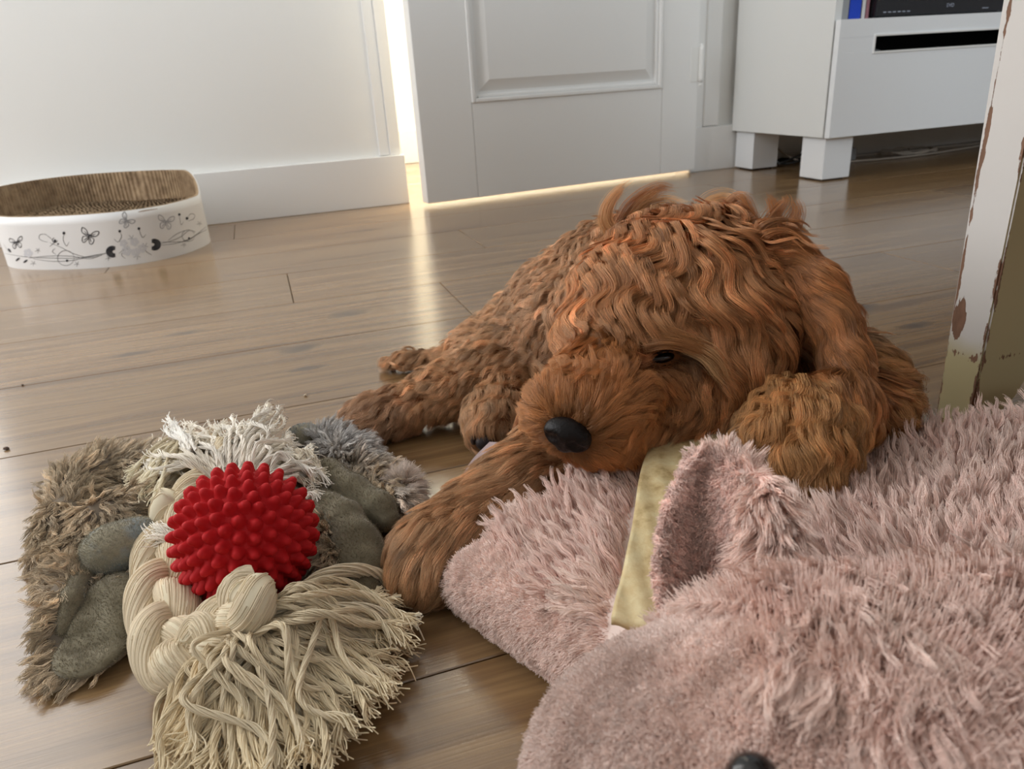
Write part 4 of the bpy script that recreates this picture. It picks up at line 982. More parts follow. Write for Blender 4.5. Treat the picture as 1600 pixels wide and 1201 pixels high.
fb_ = (chain([(Z(330, 745, .012), .012), (Z(250, 735, .016), .016), (Z(170, 735, .016), .016), (Z(120, 765, .016), .016), (Z(95, 820, .013), .012), (Z(72, 870, .008), .007)])
       + chain([(Z(270, 790, .016), .012), (Z(215, 800, .018), .015), (Z(165, 815, .018), .015), (Z(125, 870, .013), .012), (Z(105, 930, .010), .009), (Z(95, 985, .009), .007)])
       + chain([(Z(105, 900, .010), .010), (Z(75, 905, .005), .004)])
       + chain([(Z(250, 830, .008), .008), (Z(420, 820, .005), .006), (Z(520, 790, .006), .007)])
       + chain([(Z(515, 690, .014), .012), (Z(555, 712, .014), .013), (Z(590, 745, .012), .011), (Z(625, 790, .010), .009)])
       + chain([(Z(500, 830, .015), .008), (Z(515, 880, .013), .008), (Z(530, 930, .010), .007)])
       + [ell(Z(150, 1000, .0045), (.026, .031, .004)), ell(Z(165, 945, .006), (.020, .022, .005))])
flo, fhi = bounds(fb_, .012)
toy_me = sdf_mesh('plush_toy', fb_, .0023, .006, flo, fhi, post=lambda G, d: np.maximum(d, .0012 - G[..., 2]), smooth=2)
toy = link('plush_toy', toy_me, M['toybase']); tag(toy, 'greige shaggy plush dog toy with grey velvet ears and paws lying under the red ball', 'plush toy')
tv, tt, tbv = surf(toy_me)
TG = gpx([(300, 725, 1, .2), (240, 715, 1, -.25), (180, 705, 1, -.4), (140, 715, .8, -.7), (100, 760, -.3, -1), (85, 810, -.3, .9), (75, 860, -.5, 1), (150, 760, .8, .5), (200, 745, 1, .3), (250, 760, 1, .4), (170, 790, .8, .5), (230, 800, 1, .3), (270, 795, 1, .4),
          (130, 820, -.3, 1), (140, 860, -.8, .8), (110, 880, -1, .3), (90, 905, -1, .1), (100, 940, -1, .8), (95, 990, -1, .9), (95, 1030, -1, .9), (130, 1065, -.4, 1), (170, 1065, .2, 1), (205, 1020, 1, .8), (215, 960, 1, .5), (205, 920, 1, .2),
          (520, 675, .9, -.5), (550, 690, 1, -.3), (580, 720, 1, -.1), (610, 745, 1, -.2), (560, 745, .3, 1), (600, 770, .5, .9), (640, 770, .9, .5), (645, 800, .7, 1), (500, 830, -.8, .6), (510, 870, -.7, .9), (520, 920, -.5, 1)], tbv, .55)
def toy_tint(P, N):
    q = px_of(P); n = nz(P, .03, 21)[:, None]
    c = np.array([.52, .42, .30]) + n * np.array([.07, .06, .05])
    blue = np.clip((q[:, 0] - 440) / 60, 0, 1) * np.clip((745 - q[:, 1]) / 40, 0, 1); top = np.clip((730 - q[:, 1]) / 40, 0, 1) * np.clip((q[:, 0] - 150) / 60, 0, 1)
    c = c + blue[:, None] * (np.array([.50, .49, .50]) - c) * .6 + top[:, None] * (np.array([.56, .52, .46]) - c) * .5
    white = (q[:, 0] > 612)
    return np.where(white[:, None], np.array([.62, .55, .48]), c)
def toy_len(P, N):
    q = px_of(P); L = np.full(len(P), .0155)
    lobe = (np.hypot((q[:, 0] - 150) / 68, (q[:, 1] - 995) / 80) < .93) & (N[:, 2] > .1)
    L = np.where(lobe, 0, L); L = np.where((q[:, 0] > 270) & (q[:, 0] < 488) & (q[:, 1] > 760), .004, L)
    return L
fur('shaggy_fur', tv, tt, tbv, toy, M['toyfur'], 4300, 16, toy_len, K=8, lift=.34, field=guide_field(TG), wave=(.0011, .012), clump=.88, R=.0019, radius=.00019, frizz=.0007, tint=toy_tint, dens=view_weight(.2, .5), hug=False, floor=.0006, dirnoise=.5, tip=.4, var=(.22, .2))

def velvet_part(name, blobs, m, label, k=.006, vox=.0018, post=None, fuzz=(.22, .19, .13), nf=9000):
    lo_, hi_ = bounds(blobs, .01)
    me = sdf_mesh(name, blobs, vox, k, lo_, hi_, post=post or (lambda G, d: np.maximum(d, .001 - G[..., 2])), smooth=2)
    o = link(name, me, m, toy); o['label'] = label; v_, t_, b_ = surf(me)
    fur('nap', v_, t_, b_, o, M['toyfur'], nf, 1, .0013, K=3, lift=.6, field=lambda P, N: unit(np.array([.5, .3, -.2]) + 0 * P), clump=0, R=0, radius=.00010, frizz=.0003, tint=np.array(fuzz), hug=False, dirnoise=.9, tip=.6)
    return o
def dent(G, d, lines, depth, w):
    for a, b in lines:
        a = np.array(a); b = np.array(b); ba = b - a; t = np.clip(((G - a) @ ba) / (ba @ ba), 0, 1); r = np.linalg.norm(G - a - t[..., None] * ba, axis=-1); d = d + depth * np.exp(-(r / w) ** 2)
    return np.maximum(d, .001 - G[..., 2])
velvet_part('ear', [ell(Z(143, 1012, .0085), (.0200, .0235, .0045)), ell(Z(165, 955, .011), (.0165, .024, .0050)), ell(Z(180, 925, .012), (.013, .016, .006))], M['velvet'], 'flat grey velvet ear lobe', k=.012,
            post=lambda G, d: dent(G, d, [(Z(120, 1000, .014), Z(165, 985, .017)), (Z(150, 940, .016), Z(140, 985, .016)), (Z(110, 1000, .013), Z(140, 1010, .014))], .0036, .0065))
velvet_part('muzzle', [ell(Z(188, 852, .026), (.0215, .017, .0145)), ell(Z(220, 838, .024), (.014, .012, .012)), ell(Z(165, 862, .024), (.013, .013, .012))], M['velblue'], 'blue grey velvet muzzle with stitched creases', k=.008, fuzz=(.31, .29, .225),
            post=lambda G, d: dent(G, d, [(Z(160, 868, .040), Z(172, 905, .026)), (Z(180, 845, .044), Z(186, 870, .040)), (Z(186, 870, .040), Z(200, 842, .042))], .0065, .0042))
velvet_part('ear', chain([(Z(470, 745, .012), .008), (Z(510, 745, .018), .013), (Z(550, 772, .018), .0135), (Z(590, 795, .015), .012), (Z(606, 812, .012), .0085)]), M['velvet'], 'long grey velvet ear beside the puppy paw')
velvet_part('paw', chain([(Z(488, 772, .022), .009), (Z(520, 795, .024), .0095), (Z(540, 808, .024), .011), (Z(556, 850, .018), .0145), (Z(566, 890, .013), .0125), (Z(570, 925, .010), .0095)]) + [ell(Z(560, 870, .014), (.017, .022, .013))], M['velvet'], 'bent grey velvet paw right of the red ball')
velvet_part('paw', [ell(Z(474, 682, .014), (.016, .012, .011))], M['velblue'], 'small blue grey velvet paw behind the white tassel', nf=3000, fuzz=(.33, .35, .37))
velvet_part('side_flap', chain([(Z(98, 985, .012), .004), (Z(112, 935, .018), .0055), (Z(130, 895, .018), .006)]), M['velvet'], 'folded dark velvet flap', nf=2500)
# pale fluffy tail tip
tl_me = sdf_mesh('tail', [ell(Z(632, 762, .014), (.009, .009, .010)), cap_(Z(632, 762, .012), Z(640, 795, .006), .007, .005)], .0018, .006, *bounds([ell(Z(632, 775, .012), (.022, .022, .018))], .004), post=lambda G, d: np.maximum(d, .001 - G[..., 2]))
tl = link('tail', tl_me, M['toybase'], toy); tl['label'] = 'pale fluffy tail tip'; a_, b_, c_ = surf(tl_me)
fur('tail_fur', a_, b_, c_, tl, M['toyfur'], 420, 22, .011, K=6, lift=.6, field=guide_field(gpx([(630, 745, .2, -1), (650, 770, 1, .2), (645, 800, .8, 1), (625, 780, .3, 1)], c_, .55)), wave=(.0006, .012), clump=.4, R=.0018, radius=.00011, frizz=.0007, tint=np.array([.70, .62, .56]), hug=False, floor=.0006, dirnoise=.5)
# ------------------------------------------------------------------ the puppy
M['skin'] = mat('puppy_undercoat', (.20, .075, .028), .9, .1)
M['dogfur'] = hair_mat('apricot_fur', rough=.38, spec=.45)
SK = D(1062, 490, .535)
dog_blobs = (
    [ell(SK, (.072, .072, .063)), ell(D(1005, 520, .500), (.050, .048, .046)), ell(D(1115, 560, .505), (.046, .043, .040)), ell(D(1115, 462, .560), (.058, .054, .052))]
    + chain([(D(1000, 575, .478), .042), (D(950, 625, .452), .0305), (D(915, 655, .432), .0225)]) + [ell(D(868, 640, .437), (.016, .016, .017))]
    + chain([(D(1090, 620, .492), .030), (D(1010, 655, .470), .024), (D(935, 680, .440), .0145)])
    + chain([(D(1085, 460, .58), .055), (D(985, 500, .62), .056), (D(905, 505, .66), .054)])
    + chain([(D(1035, 408, .62), .040), (D(960, 436, .66), .046), (D(880, 480, .69), .048)])
    + chain([((.30, .49, .062), .058), ((.26, .56, .056), .054), ((.215, .625, .050), .047), ((.175, .635, .040), .036)])
    + chain([(Z(830, 555, .052), .036), (Z(760, 585, .040), .027), (Z(690, 615, .030), .020), (Z(630, 640, .022), .0165), (Z(585, 655, .019), .0165), (Z(566, 664, .016), .0155)])
    + chain([(Z(830, 570, .040), .030), (Z(790, 615, .030), .020), (Z(772, 650, .024), .0185), (Z(765, 668, .021), .0165)])
    + chain([(Z(790, 540, .030), .020), (Z(700, 560, .016), .009), (Z(640, 565, .011), .0065), (Z(605, 568, .008), .005)])
    + chain([((.26, .45, .055), .045), (Z(880, 700, .045), .026), (Z(800, 765, .034), .0215), (Z(745, 805, .027), .0185), (Z(700, 840, .023), .018), (Z(668, 872, .0195), .0185), (Z(662, 893, .0175), .0165)])
    + chain([((.32, .46, .070), .040), (D(1340, 590, .565), .024), (D(1372, 625, .530), .0165), (D(1300, 642, .485), .019), (D(1240, 662, .460), .019), (D(1200, 684, .442), .013)])
    + chain([(D(1300, 650, .480), .016), (D(1268, 700, .450), .017), (D(1258, 735, .436), .012)])
)
def ear_blob(): # hanging ear flap, right side of the head
    return chain([(D(1205, 405, .535), .020), (D(1270, 450, .520), .0145), (D(1306, 512, .507), .0120), (D(1325, 572, .497), .0105), (D(1330, 606, .492), .009)])
def far_ear(): return chain([(D(1010, 340, .60), .014), (D(985, 335, .60), .010)])
def dog_post(G, d):
    # sunken eye sockets and the crease under the brow
    for (a, b, dep, w) in ((D(985, 572, .445), D(1048, 560, .450), .010, .009), (D(985, 590, .440), D(1025, 640, .445), .006, .009), (D(1215, 500, .47), D(1255, 575, .49), .012, .013)):
        ba = b - a; t = np.clip(((G - a) @ ba) / (ba @ ba), 0, 1); r = np.linalg.norm(G - a - t[..., None] * ba, axis=-1); d = d + dep * np.exp(-(r / w) ** 2)
    d = np.maximum(d, .0015 - G[..., 2])
    e = sdf_eval(ear_blob(), G, .006); return np.minimum(d, e)
dlo, dhi = bounds(dog_blobs + ear_blob(), .012)
dog_me = sdf_mesh('puppy', dog_blobs, .0029, .014, dlo, dhi, post=dog_post, smooth=2)
dog = link('puppy', dog_me, M['skin']); tag(dog, 'curly apricot brown puppy lying down with its chin resting on the pink pillow', 'dog')
gv, gt, gb = surf(dog_me)
# nose pad: a soft trapezoid with two nostrils
NP = D(884, 683, .4085); fwd = unit(D(905, 655, .432) - NP) * -1
nx = CX - fwd * (CX @ fwd); nx = unit(nx + .0); tiltq = math.radians(-14); ny = np.cross(fwd, nx); ny = ny if ny @ CY > 0 else -ny
nx, ny = nx * math.cos(tiltq) + ny * math.sin(tiltq), ny * math.cos(tiltq) - nx * math.sin(tiltq)
def L2(a, b, c): return NP + nx * a + ny * b + fwd * c
RB = np.array([nx, ny, fwd])
nose_blobs = [ell(L2(0, .0015, -.003), (.0130, .0082, .0085), RB), ell(L2(-.0068, -.001, -.0035), (.0068, .0068, .007), RB), ell(L2(.0068, -.001, -.0035), (.0068, .0068, .007), RB), ell(L2(0, -.006, -.004), (.0052, .005, .006), RB)]
def nose_post(G, d):
    for sg in (-1, 1):
        for (a, b, dep, w) in ((L2(sg * .0058, -.0012, .0045), L2(sg * .0102, -.0036, .0010), .0052, .0022),):
            ba = b - a; t = np.clip(((G - a) @ ba) / (ba @ ba), 0, 1); r = np.linalg.norm(G - a - t[..., None] * ba, axis=-1); d = d + dep * np.exp(-(r / w) ** 2)
    a, b = L2(0, -.001, .006), L2(0, -.010, .001); ba = b - a; t = np.clip(((G - a) @ ba) / (ba @ ba), 0, 1); r = np.linalg.norm(G - a - t[..., None] * ba, axis=-1)
    return d + .0009 * np.exp(-(r / .0011) ** 2)
M['nose'] = mat('nose_leather', (.008, .006, .006), .40, .2); N = NT(M['nose'])
x = N.n('ShaderNodeTexVoronoi', i_Scale=900.0); tc = N.n('ShaderNodeTexCoord'); N.l(tc.outputs['Object'], x.inputs['Vector']); N.bump(x.outputs[0], .35, .0004)
nose_me = sdf_mesh('nose', nose_blobs, .0009, .003, *bounds(nose_blobs, .004), post=nose_post, smooth=1)
ns = link('nose', nose_me, M['nose'], dog); ns['label'] = 'black leathery nose'
# eye, nearly closed
EP = D(1030, 560, .4520)
h = gb.ray_cast(EYE.tolist(), ray(1030, 560).tolist()); EP = np.array(h[0]) + ray(1030, 560) * .0030
bm = bmesh.new(); bmesh.ops.create_uvsphere(bm, u_segments=24, v_segments=16, radius=.0078)
EY1 = unit(CX * .97 + CY * .22); EY2 = np.cross(-_f, EY1)
def squash(bm, a, b_, c):
    for v_ in bm.verts: v_.co = Vector(EY1 * v_.co.x * a + EY2 * v_.co.y * b_ + _f * v_.co.z * c)
squash(bm, 1.25, .50, .6); me = bpy.data.meshes.new('eye'); bm.to_mesh(me); bm.free()
ey = link('eye', me, mat('dark_eye', (.010, .006, .005), .1, .6), dog); ey.location = EP; ey['label'] = 'dark half closed eye'
bm = bmesh.new(); bmesh.ops.create_uvsphere(bm, u_segments=24, v_segments=16, radius=.0086)
M['lid'] = mat('eyelid', (.035, .015, .010), .6, .3)
bmesh.ops.delete(bm, geom=[v_ for v_ in bm.verts if v_.co.y < .0030 and v_.co.z < .003 and v_.co.y > -.0055], context='VERTS'); squash(bm, 1.45, .75, .7)
me = bpy.data.meshes.new('eyelid'); bm.to_mesh(me); bm.free()
el = link('eyelid', me, M['lid'], dog); el.location = EP
# paw pads of the hind foot that faces us
M['pad'] = mat('paw_pad', (.020, .012, .012), .55, .4)
for (x_, y_, w_, h_) in ((758, 691, 15, 13), (740, 684, 6, 11), (777, 702, 9, 8)):
    h = gb.ray_cast(EYE.tolist(), ray(x_, y_).tolist())
    p = np.array(h[0]) if h[0] is not None else D(x_, y_, .575)
    bm = bmesh.new(); bmesh.ops.create_uvsphere(bm, u_segments=16, v_segments=10, radius=1.0); s_ = np.linalg.norm(p - EYE) / F_PX
    for v_ in bm.verts: v_.co = Vector(CX * v_.co.x * w_ * s_ + CY * v_.co.y * h_ * s_ + _f * v_.co.z * .004)
    me = bpy.data.meshes.new('paw_pad'); bm.to_mesh(me); bm.free(); o = link('paw_pad', me, M['pad'], dog); o.location = p - ray(x_, y_) * .0075
#FUR
"""flow of the coat read off the photograph: x, y, direction in the picture"""
DG = gpx([
    # crown and forehead, waves running down to the front
    (960, 345, -.6, -.3), (1000, 335, -.2, -1), (1050, 340, -1, .35), (1100, 345, -1, .3), (1150, 370, 1, .2), (1190, 350, .3, -1), (1230, 360, .3, -1), (1210, 400, 1, .3),
    (950, 390, -.6, 1), (1000, 390, -.6, 1), (1060, 390, -.7, .8), (1120, 400, .4, .6), (1180, 420, 1, .5), (930, 440, -.4, 1), (980, 440, -.1, 1), (1030, 450, -.5, .9), (1080, 450, .2, 1), (1130, 460, .5, .9), (1190, 470, .3, 1),
    (900, 420, -.4, 1), (880, 470, -.2, 1), (930, 500, -.1, 1), (980, 500, -.5, .9), (1030, 500, .2, .9), (1080, 510, .8, .6), (1130, 520, .5, 1), (1180, 540, .1, 1), (1210, 580, -.5, 1),
    # brow hair sweeping to the right over the eye, bridge
    (1000, 535, .2, .8), (1040, 530, 1, .35), (1090, 545, 1, .4), (1130, 570, .5, 1), (1010, 575, 1, .1), (985, 560, -.5, .7), (960, 570, -.6, .8), (930, 560, -.3, 1), (900, 540, -.1, 1), (880, 520, .1, 1),
    # cheek under the eye
    (1050, 600, .5, .5), (1100, 600, -.1, 1), (1130, 620, -.7, .8), (1060, 650, -1, .4), (1020, 640, -.4, .6), (1160, 600, -.8, .7), (1000, 670, -1, .5), (1090, 640, -1, .5),
    # muzzle, radiating from the nose
    (850, 590, -.35, -1), (835, 630, -1, -.55), (840, 670, -1, .1), (870, 600, -.15, -1), (890, 620, 0, -1), (920, 630, .3, -1), (950, 620, .6, -.9), (960, 660, 1, -.2), (980, 690, 1, .15), (940, 700, .7, .6), (900, 640, .1, -1), (930, 665, .8, -.6), (980, 630, .8, -.3), (960, 600, .1, -1),
    # hanging ear
    (1225, 430, .7, .8), (1260, 430, .9, .6), (1260, 480, .3, 1), (1290, 480, .8, .8), (1280, 530, .1, 1), (1310, 530, .5, 1), (1300, 590, .1, 1), (1330, 600, .3, 1), (1325, 560, .5, 1), (1240, 470, -.1, 1),
    # neck and back
    (850, 440, -.9, .5), (820, 480, -1, .4), (860, 500, -.5, .9), (780, 500, -1, .3), (740, 530, -1, .3), (830, 530, -.6, .8), (880, 560, -.6, .6),
    # hind leg
    (800, 560, -1, .3), (740, 580, -1, .3), (700, 600, -1, .4), (650, 610, -1, .5), (610, 625, -1, .5), (570, 645, -1, .6), (545, 665, -.7, 1), (580, 680, -.1, 1), (620, 665, -.3, 1), (680, 650, -.6, .8), (740, 630, -.5, .9), (660, 640, -.6, .6),
    # second hind paw
    (790, 590, -.4, 1), (760, 620, -.6, 1), (780, 650, -.1, 1), (750, 650, -.6, 1), (800, 670, .2, 1), (775, 685, -.1, 1),
    # tail
    (700, 555, -1, .1), (650, 560, -1, .1), (600, 565, -1, .3),
    # foreleg on the floor
    (870, 730, -1, .5), (820, 750, -1, .7), (770, 780, -1, .7), (730, 810, -1, .8), (690, 840, -.8, 1), (655, 870, -.6, 1), (670, 900, -.1, 1), (640, 900, -.5, 1), (700, 880, -.3, 1), (840, 780, -1, .8),
    # foreleg on the pillow
    (1390, 620, .9, .4), (1400, 645, .6, .8), (1350, 640, -.3, 1), (1300, 640, -.6, .9), (1250, 620, -.7, .7), (1200, 640, -1, .5), (1160, 670, -1, .5), (1210, 690, -.5, .9), (1260, 690, -.1, 1), (1290, 730, .1, 1), (1250, 750, .2, 1), (1310, 690, .1, 1), (1190, 700, -.2, .8),
], gb, .55)
KEY = dict(head=SK, muz=D(915, 655, .432))
def seg_d(P, a, b):
    ba = b - a; t = np.clip(((P - a) @ ba) / (ba @ ba), 0, 1); return np.linalg.norm(P - a - t[:, None] * ba, axis=1)
MZ0, MZ1 = D(985, 590, .470), D(905, 662, .425)
EA0, EA1 = D(1215, 410, .53), D(1322, 585, .495)
ARM = [D(1365, 622, .525), D(1262, 700, .45)]
def wmuz(P): return np.clip((.052 - seg_d(P, MZ0, MZ1)) / .018, 0, 1)
def wear(P): return np.clip((.034 - seg_d(P, EA0, EA1)) / .010, 0, 1)
def whead(P): return np.clip((.115 - np.linalg.norm(P - SK, axis=1)) / .02, 0, 1) * (1 - wmuz(P))
def warm(P): return np.clip((.055 - seg_d(P, *ARM)) / .015, 0, 1) * (np.linalg.norm(P - SK, axis=1) > .09)
def dog_len(P, N):
    L = np.full(len(P), .016); hd, mz, er, ar = whead(P), wmuz(P), wear(P), warm(P)
    L = L * (1 - hd) + .030 * hd; L = L * (1 - ar) + .020 * ar; L = L * (1 - er) + .026 * er
    mlen = .0125 - .0085 * np.clip((.020 - np.linalg.norm(P - NP, axis=1) + .004) / .012, 0, 1)
    L = L * (1 - mz) + mlen * mz
    eye_d = np.minimum(np.linalg.norm(P - EP, axis=1), np.linalg.norm(P - D(1000, 572, .455), axis=1)); L = L * np.clip(.22 + (eye_d - .010) / .030, .22, 1)
    br = seg_d(P, MZ0, MZ1); L = L * np.where(mz > .5, 1, np.clip(.45 + (br - .045) / .04, .45, 1))
    L = np.where((P[:, 2] < .004) & (N[:, 2] < -.5), .0, L)
    under = (N[:, 2] < -.55) & (P[:, 2] < .1); L = np.where(under, np.minimum(L, .006), L)
    return np.where(np.linalg.norm(P - NP, axis=1) < .0105, 0, L)
def dog_lift(P, N): return .16 + .10 * wmuz(P) + .08 * (1 - whead(P))
def dog_tint(P, N):
    hd, mz, er, ar = [w[:, None] for w in (whead(P), wmuz(P), wear(P), warm(P))]
    n = nz(P, .03, 31)[:, None]
    body = np.array([.62, .385, .215]); head = np.array([.58, .285, .125]); muz = np.array([.54, .24, .085]); arm = np.array([.58, .31, .125]); ear_ = np.array([.46, .20, .075])
    c = body + 0 * P; c = c * (1 - hd) + head * hd; c = c * (1 - ar) + arm * ar; c = c * (1 - er) + ear_ * er; c = c * (1 - mz) + muz * mz
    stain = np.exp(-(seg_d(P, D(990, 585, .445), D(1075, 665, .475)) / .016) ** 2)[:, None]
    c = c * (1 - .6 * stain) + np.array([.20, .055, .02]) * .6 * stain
    slit_shade = np.exp(-(np.minimum(seg_d(P, D(985, 582, .452), EP), seg_d(P, EP, D(1066, 558, .455))) / .0095) ** 2)[:, None]  # dark band along the eye slit, with its shadow put into the fur tint
    c = c * (1 - .85 * slit_shade) + np.array([.035, .014, .009]) * .85 * slit_shade
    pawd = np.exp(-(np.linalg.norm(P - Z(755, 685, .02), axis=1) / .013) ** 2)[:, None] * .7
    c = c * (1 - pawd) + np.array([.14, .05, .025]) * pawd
    pale = np.clip((np.linalg.norm(P - D(570, 665, .65), axis=1) < .05).astype(float) * .5 + (np.linalg.norm(P - D(900, 440, .62), axis=1) < .08) * .25, 0, 1)[:, None]
    c = c * (1 - pale) + np.array([.56, .36, .24]) * pale
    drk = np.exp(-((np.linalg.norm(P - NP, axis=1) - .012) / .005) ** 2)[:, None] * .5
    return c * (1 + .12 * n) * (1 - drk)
dflow = guide_field(DG, sig=.02)
def dog_dir(P, N): return dflow(P, N)
vw = view_weight(.12, .5)
AV = [(EP + ray(1030, 560) * -.006, .0090), (EP - ray(1030, 560) * .014, .0085), (EP - ray(1030, 560) * .022, .0070), (D(1005, 572, np.linalg.norm(EP - EYE) - .004), .0075), (D(1005, 572, np.linalg.norm(EP - EYE) - .013), .0070), (D(1055, 560, np.linalg.norm(EP - EYE) - .006), .0060), (D(1055, 560, np.linalg.norm(EP - EYE) - .014), .0050)]
LEGA, LEGB = Z(880, 710, .045), Z(662, 893, .02)
def wleg(P): return np.clip((.05 - seg_d(P, LEGA, LEGB)) / .015, 0, 1)
def masked(w): return lambda c, N: vw(c, N) * np.clip(w(c), 0, 1) + 1e-9
wbody = lambda P: 1 - np.maximum(np.maximum(whead(P), wmuz(P)), wear(P))
CROWN = D(1130, 330, .56)
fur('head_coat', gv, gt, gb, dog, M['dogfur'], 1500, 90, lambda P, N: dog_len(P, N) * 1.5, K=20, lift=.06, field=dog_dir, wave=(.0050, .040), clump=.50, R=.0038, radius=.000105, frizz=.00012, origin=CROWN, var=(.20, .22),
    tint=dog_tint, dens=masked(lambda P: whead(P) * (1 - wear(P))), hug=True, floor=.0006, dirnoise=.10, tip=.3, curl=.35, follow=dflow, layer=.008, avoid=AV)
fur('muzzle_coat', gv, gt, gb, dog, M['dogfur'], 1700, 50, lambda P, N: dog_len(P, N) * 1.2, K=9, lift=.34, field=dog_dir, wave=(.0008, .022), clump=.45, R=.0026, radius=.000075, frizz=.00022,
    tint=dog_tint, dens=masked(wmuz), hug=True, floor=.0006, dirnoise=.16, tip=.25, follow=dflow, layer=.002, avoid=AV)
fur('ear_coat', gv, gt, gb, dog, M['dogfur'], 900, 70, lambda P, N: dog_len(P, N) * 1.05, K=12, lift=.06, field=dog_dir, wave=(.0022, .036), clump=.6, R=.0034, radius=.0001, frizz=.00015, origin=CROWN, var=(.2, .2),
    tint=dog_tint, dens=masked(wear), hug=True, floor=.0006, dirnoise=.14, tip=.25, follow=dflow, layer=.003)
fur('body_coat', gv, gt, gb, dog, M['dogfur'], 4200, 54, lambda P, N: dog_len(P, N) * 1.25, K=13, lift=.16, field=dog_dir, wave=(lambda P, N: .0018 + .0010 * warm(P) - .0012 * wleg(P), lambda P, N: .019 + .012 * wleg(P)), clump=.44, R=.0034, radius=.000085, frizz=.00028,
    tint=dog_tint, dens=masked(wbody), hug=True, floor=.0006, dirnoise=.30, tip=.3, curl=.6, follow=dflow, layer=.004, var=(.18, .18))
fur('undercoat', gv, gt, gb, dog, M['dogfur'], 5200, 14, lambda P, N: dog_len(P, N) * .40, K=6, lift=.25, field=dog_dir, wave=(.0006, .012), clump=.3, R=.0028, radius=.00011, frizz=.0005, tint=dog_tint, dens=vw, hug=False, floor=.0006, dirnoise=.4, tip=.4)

# longer separate locks: brow wisps, crown tufts backlit behind, ear feathering
def locks(name, items, kids=60, K=16, R=.0022, radius=.0001, tints=(.52, .26, .11), spread=1.0):
    P = []; T = []
    for it in items:
        c = curve_pts(it[0], K); r_ = it[1]; s = np.linspace(0, 1, K); t_, n_, b_ = frames(c); base = np.array(it[2] if len(it) > 2 else tints)
        for j in range(int(kids * (it[3] if len(it) > 3 else 1))):
            o = RNG.normal(size=2) * r_ * .55; w = (1 - .6 * s ** .9) + .2 * np.sin(s * PI)
            fl = RNG.normal(size=3) * .0012
            q = c + w[:, None] * (o[0] * n_ + o[1] * b_) + (s ** 2)[:, None] * fl
            e = RNG.uniform(.7, 1.0); idx = s * e * (K - 1); i0 = np.minimum(idx.astype(int), K - 2); fr = (idx - i0)[:, None]
            P.append(q[i0] * (1 - fr) + q[i0 + 1] * fr); T.append(base * math.exp(RNG.normal() * .14))
    s = np.linspace(0, 1, K); return strands(name, np.array(P), radius * (1 - .75 * s ** 2), M['dogfur'], dog, np.array(T))
def dl(pts, r, *a): return (([D(*p) for p in pts]), r, *a)
GOLD_LIT = (.78, .48, .24); MID = (.50, .22, .08); REDB = (.40, .14, .045)  # tuft gold is brightened: the backlight is put into its colour
locks('tuft', [
    dl([(965, 372, .60), (945, 350, .60), (946, 325, .60), (962, 300, .60), (986, 280, .60)], .0042, GOLD_LIT, 2.4),
    dl([(968, 365, .60), (952, 345, .60), (955, 320, .60), (968, 300, .60), (975, 288, .60)], .0040, GOLD_LIT, 1.6),
    dl([(970, 350, .61), (985, 325, .61), (1008, 305, .61), (1035, 293, .61), (1056, 296, .61)], .0060, MID, 2.4),
    dl([(985, 345, .61), (1000, 322, .61), (1020, 305, .61), (1030, 296, .61)], .0055, GOLD_LIT, 2),
    dl([(985, 350, .61), (1005, 325, .61), (1040, 312, .61), (1075, 318, .60)], .006, GOLD_LIT, 2),
    dl([(1090, 341, .60), (1110, 316, .60), (1140, 309, .60), (1165, 326, .59)], .0065, GOLD_LIT, 2.5),
    dl([(1120, 341, .59), (1145, 313, .59), (1160, 309, .585), (1175, 336, .58), (1170, 361, .575)], .0050, MID, 2),
    dl([(1170, 376, .575), (1180, 346, .575), (1165, 321, .575), (1155, 303, .575)], .0035, MID, 1.5),
    dl([(1200, 376, .57), (1212, 346, .57), (1208, 321, .57), (1200, 301, .57)], .0050, MID, 2.2),
    dl([(1215, 381, .57), (1232, 356, .57), (1245, 331, .57), (1238, 309, .57)], .0070, MID, 3.2),
    dl([(1190, 371, .57), (1205, 341, .57), (1225, 316, .57), (1222, 306, .57)], .0060, MID, 2.2),
    dl([(1225, 383, .56), (1243, 371, .56), (1250, 351, .56), (1246, 331, .56)], .0030, MID, 1),
    dl([(1180, 383, .565), (1195, 361, .565), (1190, 336, .565)], .005, MID, 1.4),
    dl([(1250, 391, .55), (1275, 396, .55), (1290, 416, .545), (1288, 431, .545)], .0014, MID, .5),
], kids=56)
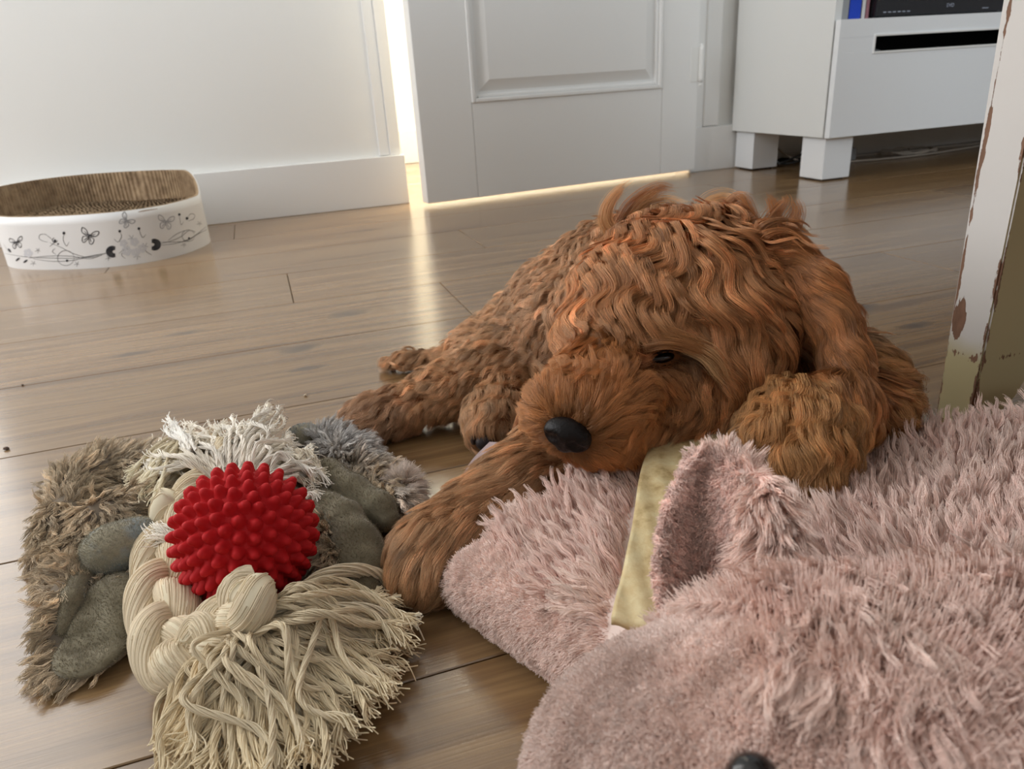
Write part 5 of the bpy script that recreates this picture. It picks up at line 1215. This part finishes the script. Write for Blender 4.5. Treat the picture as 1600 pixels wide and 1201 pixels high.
locks('brow', [
    dl([(1000, 530, 0.442), (1035, 520, 0.437), (1075, 532, 0.440), (1105, 543, 0.446), (1128, 546, 0.452)], .0042, (.54, .27, .11), 1.6),
    dl([(1010, 540, 0.441), (1045, 535, 0.436), (1085, 546, 0.441), (1115, 560, 0.446), (1120, 548, 0.450)], .0040, (.52, .25, .10), 1.5),
    dl([(1085, 540, 0.449), (1110, 552, 0.444), (1128, 572, 0.446), (1137, 600, 0.450)], .0038, (.62, .36, .17), 2.4),
    dl([(1070, 545, 0.449), (1100, 560, 0.444), (1120, 585, 0.446), (1134, 600, 0.450)], .0030, (.64, .40, .20), 1.5),
    dl([(1060, 440, 0.469), (1095, 455, 0.464), (1115, 490, 0.464), (1130, 520, 0.466), (1150, 545, 0.468)], .0042, MID, 2),
    dl([(1080, 440, 0.469), (1110, 465, 0.464), (1122, 500, 0.464), (1128, 530, 0.466)], .0034, (.58, .30, .12), 1.4),
    dl([(1130, 470, 0.474), (1165, 490, 0.472), (1170, 520, 0.472), (1155, 545, 0.472)], .0030, (.58, .30, .13), 1.4),
    dl([(1150, 480, 0.476), (1180, 500, 0.474), (1195, 535, 0.474), (1205, 565, 0.476)], .0036, MID, 1.4),
    dl([(960, 560, 0.446), (985, 552, 0.438), (1010, 560, 0.438), (1022, 556, 0.438)], .0028, REDB, 1.4),
    dl([(945, 575, 0.446), (970, 562, 0.439), (1000, 568, 0.437), (1020, 562, 0.437)], .0030, (.50, .20, .08), 1.2),
], kids=50)
locks('ear_feathering', [dl([(1240 + i * 7, 425 + i * 17, .525 - i * .003), (1262 + i * 8, 440 + i * 18, .520 - i * .003), (1285 + i * 6.5 + 3 * (i % 2), 462 + i * 18, .517 - i * .003), (1305 + i * 6 + 8 * (i % 2), 474 + i * 18 + 5 * (i % 3), .515 - i * .003)], .0055, (.44, .18, .062), 1.8) for i in range(8)]
      + [dl([(1284 + i * 7, 480 + i * 4, .510), (1297 + i * 7, 530 + i * 3, .498), (1306 + i * 7.5, 585, .489), (1312 + i * 8, 630 + (i % 3) * 5, .484)], .0050, (.40, .155, .05), 2) for i in range(6)]
      + [dl([(1300 + i * 7, 560, .492), (1310 + i * 7, 600, .488), (1316 + i * 7, 630, .484), (1318 + i * 8, 645 + (i % 3) * 4, .482)], .0050, (.38, .15, .05), 1.6) for i in range(5)], kids=60, radius=.0001)
locks('whisker', [dl([(860, 690 - i * 9, .418), (835, 690 - i * 16, .415), (815 + 5 * (i % 3), 683 - i * 20, .414)], .0002, (.3, .12, .05), .02) for i in range(6)], kids=60, radius=.00006)
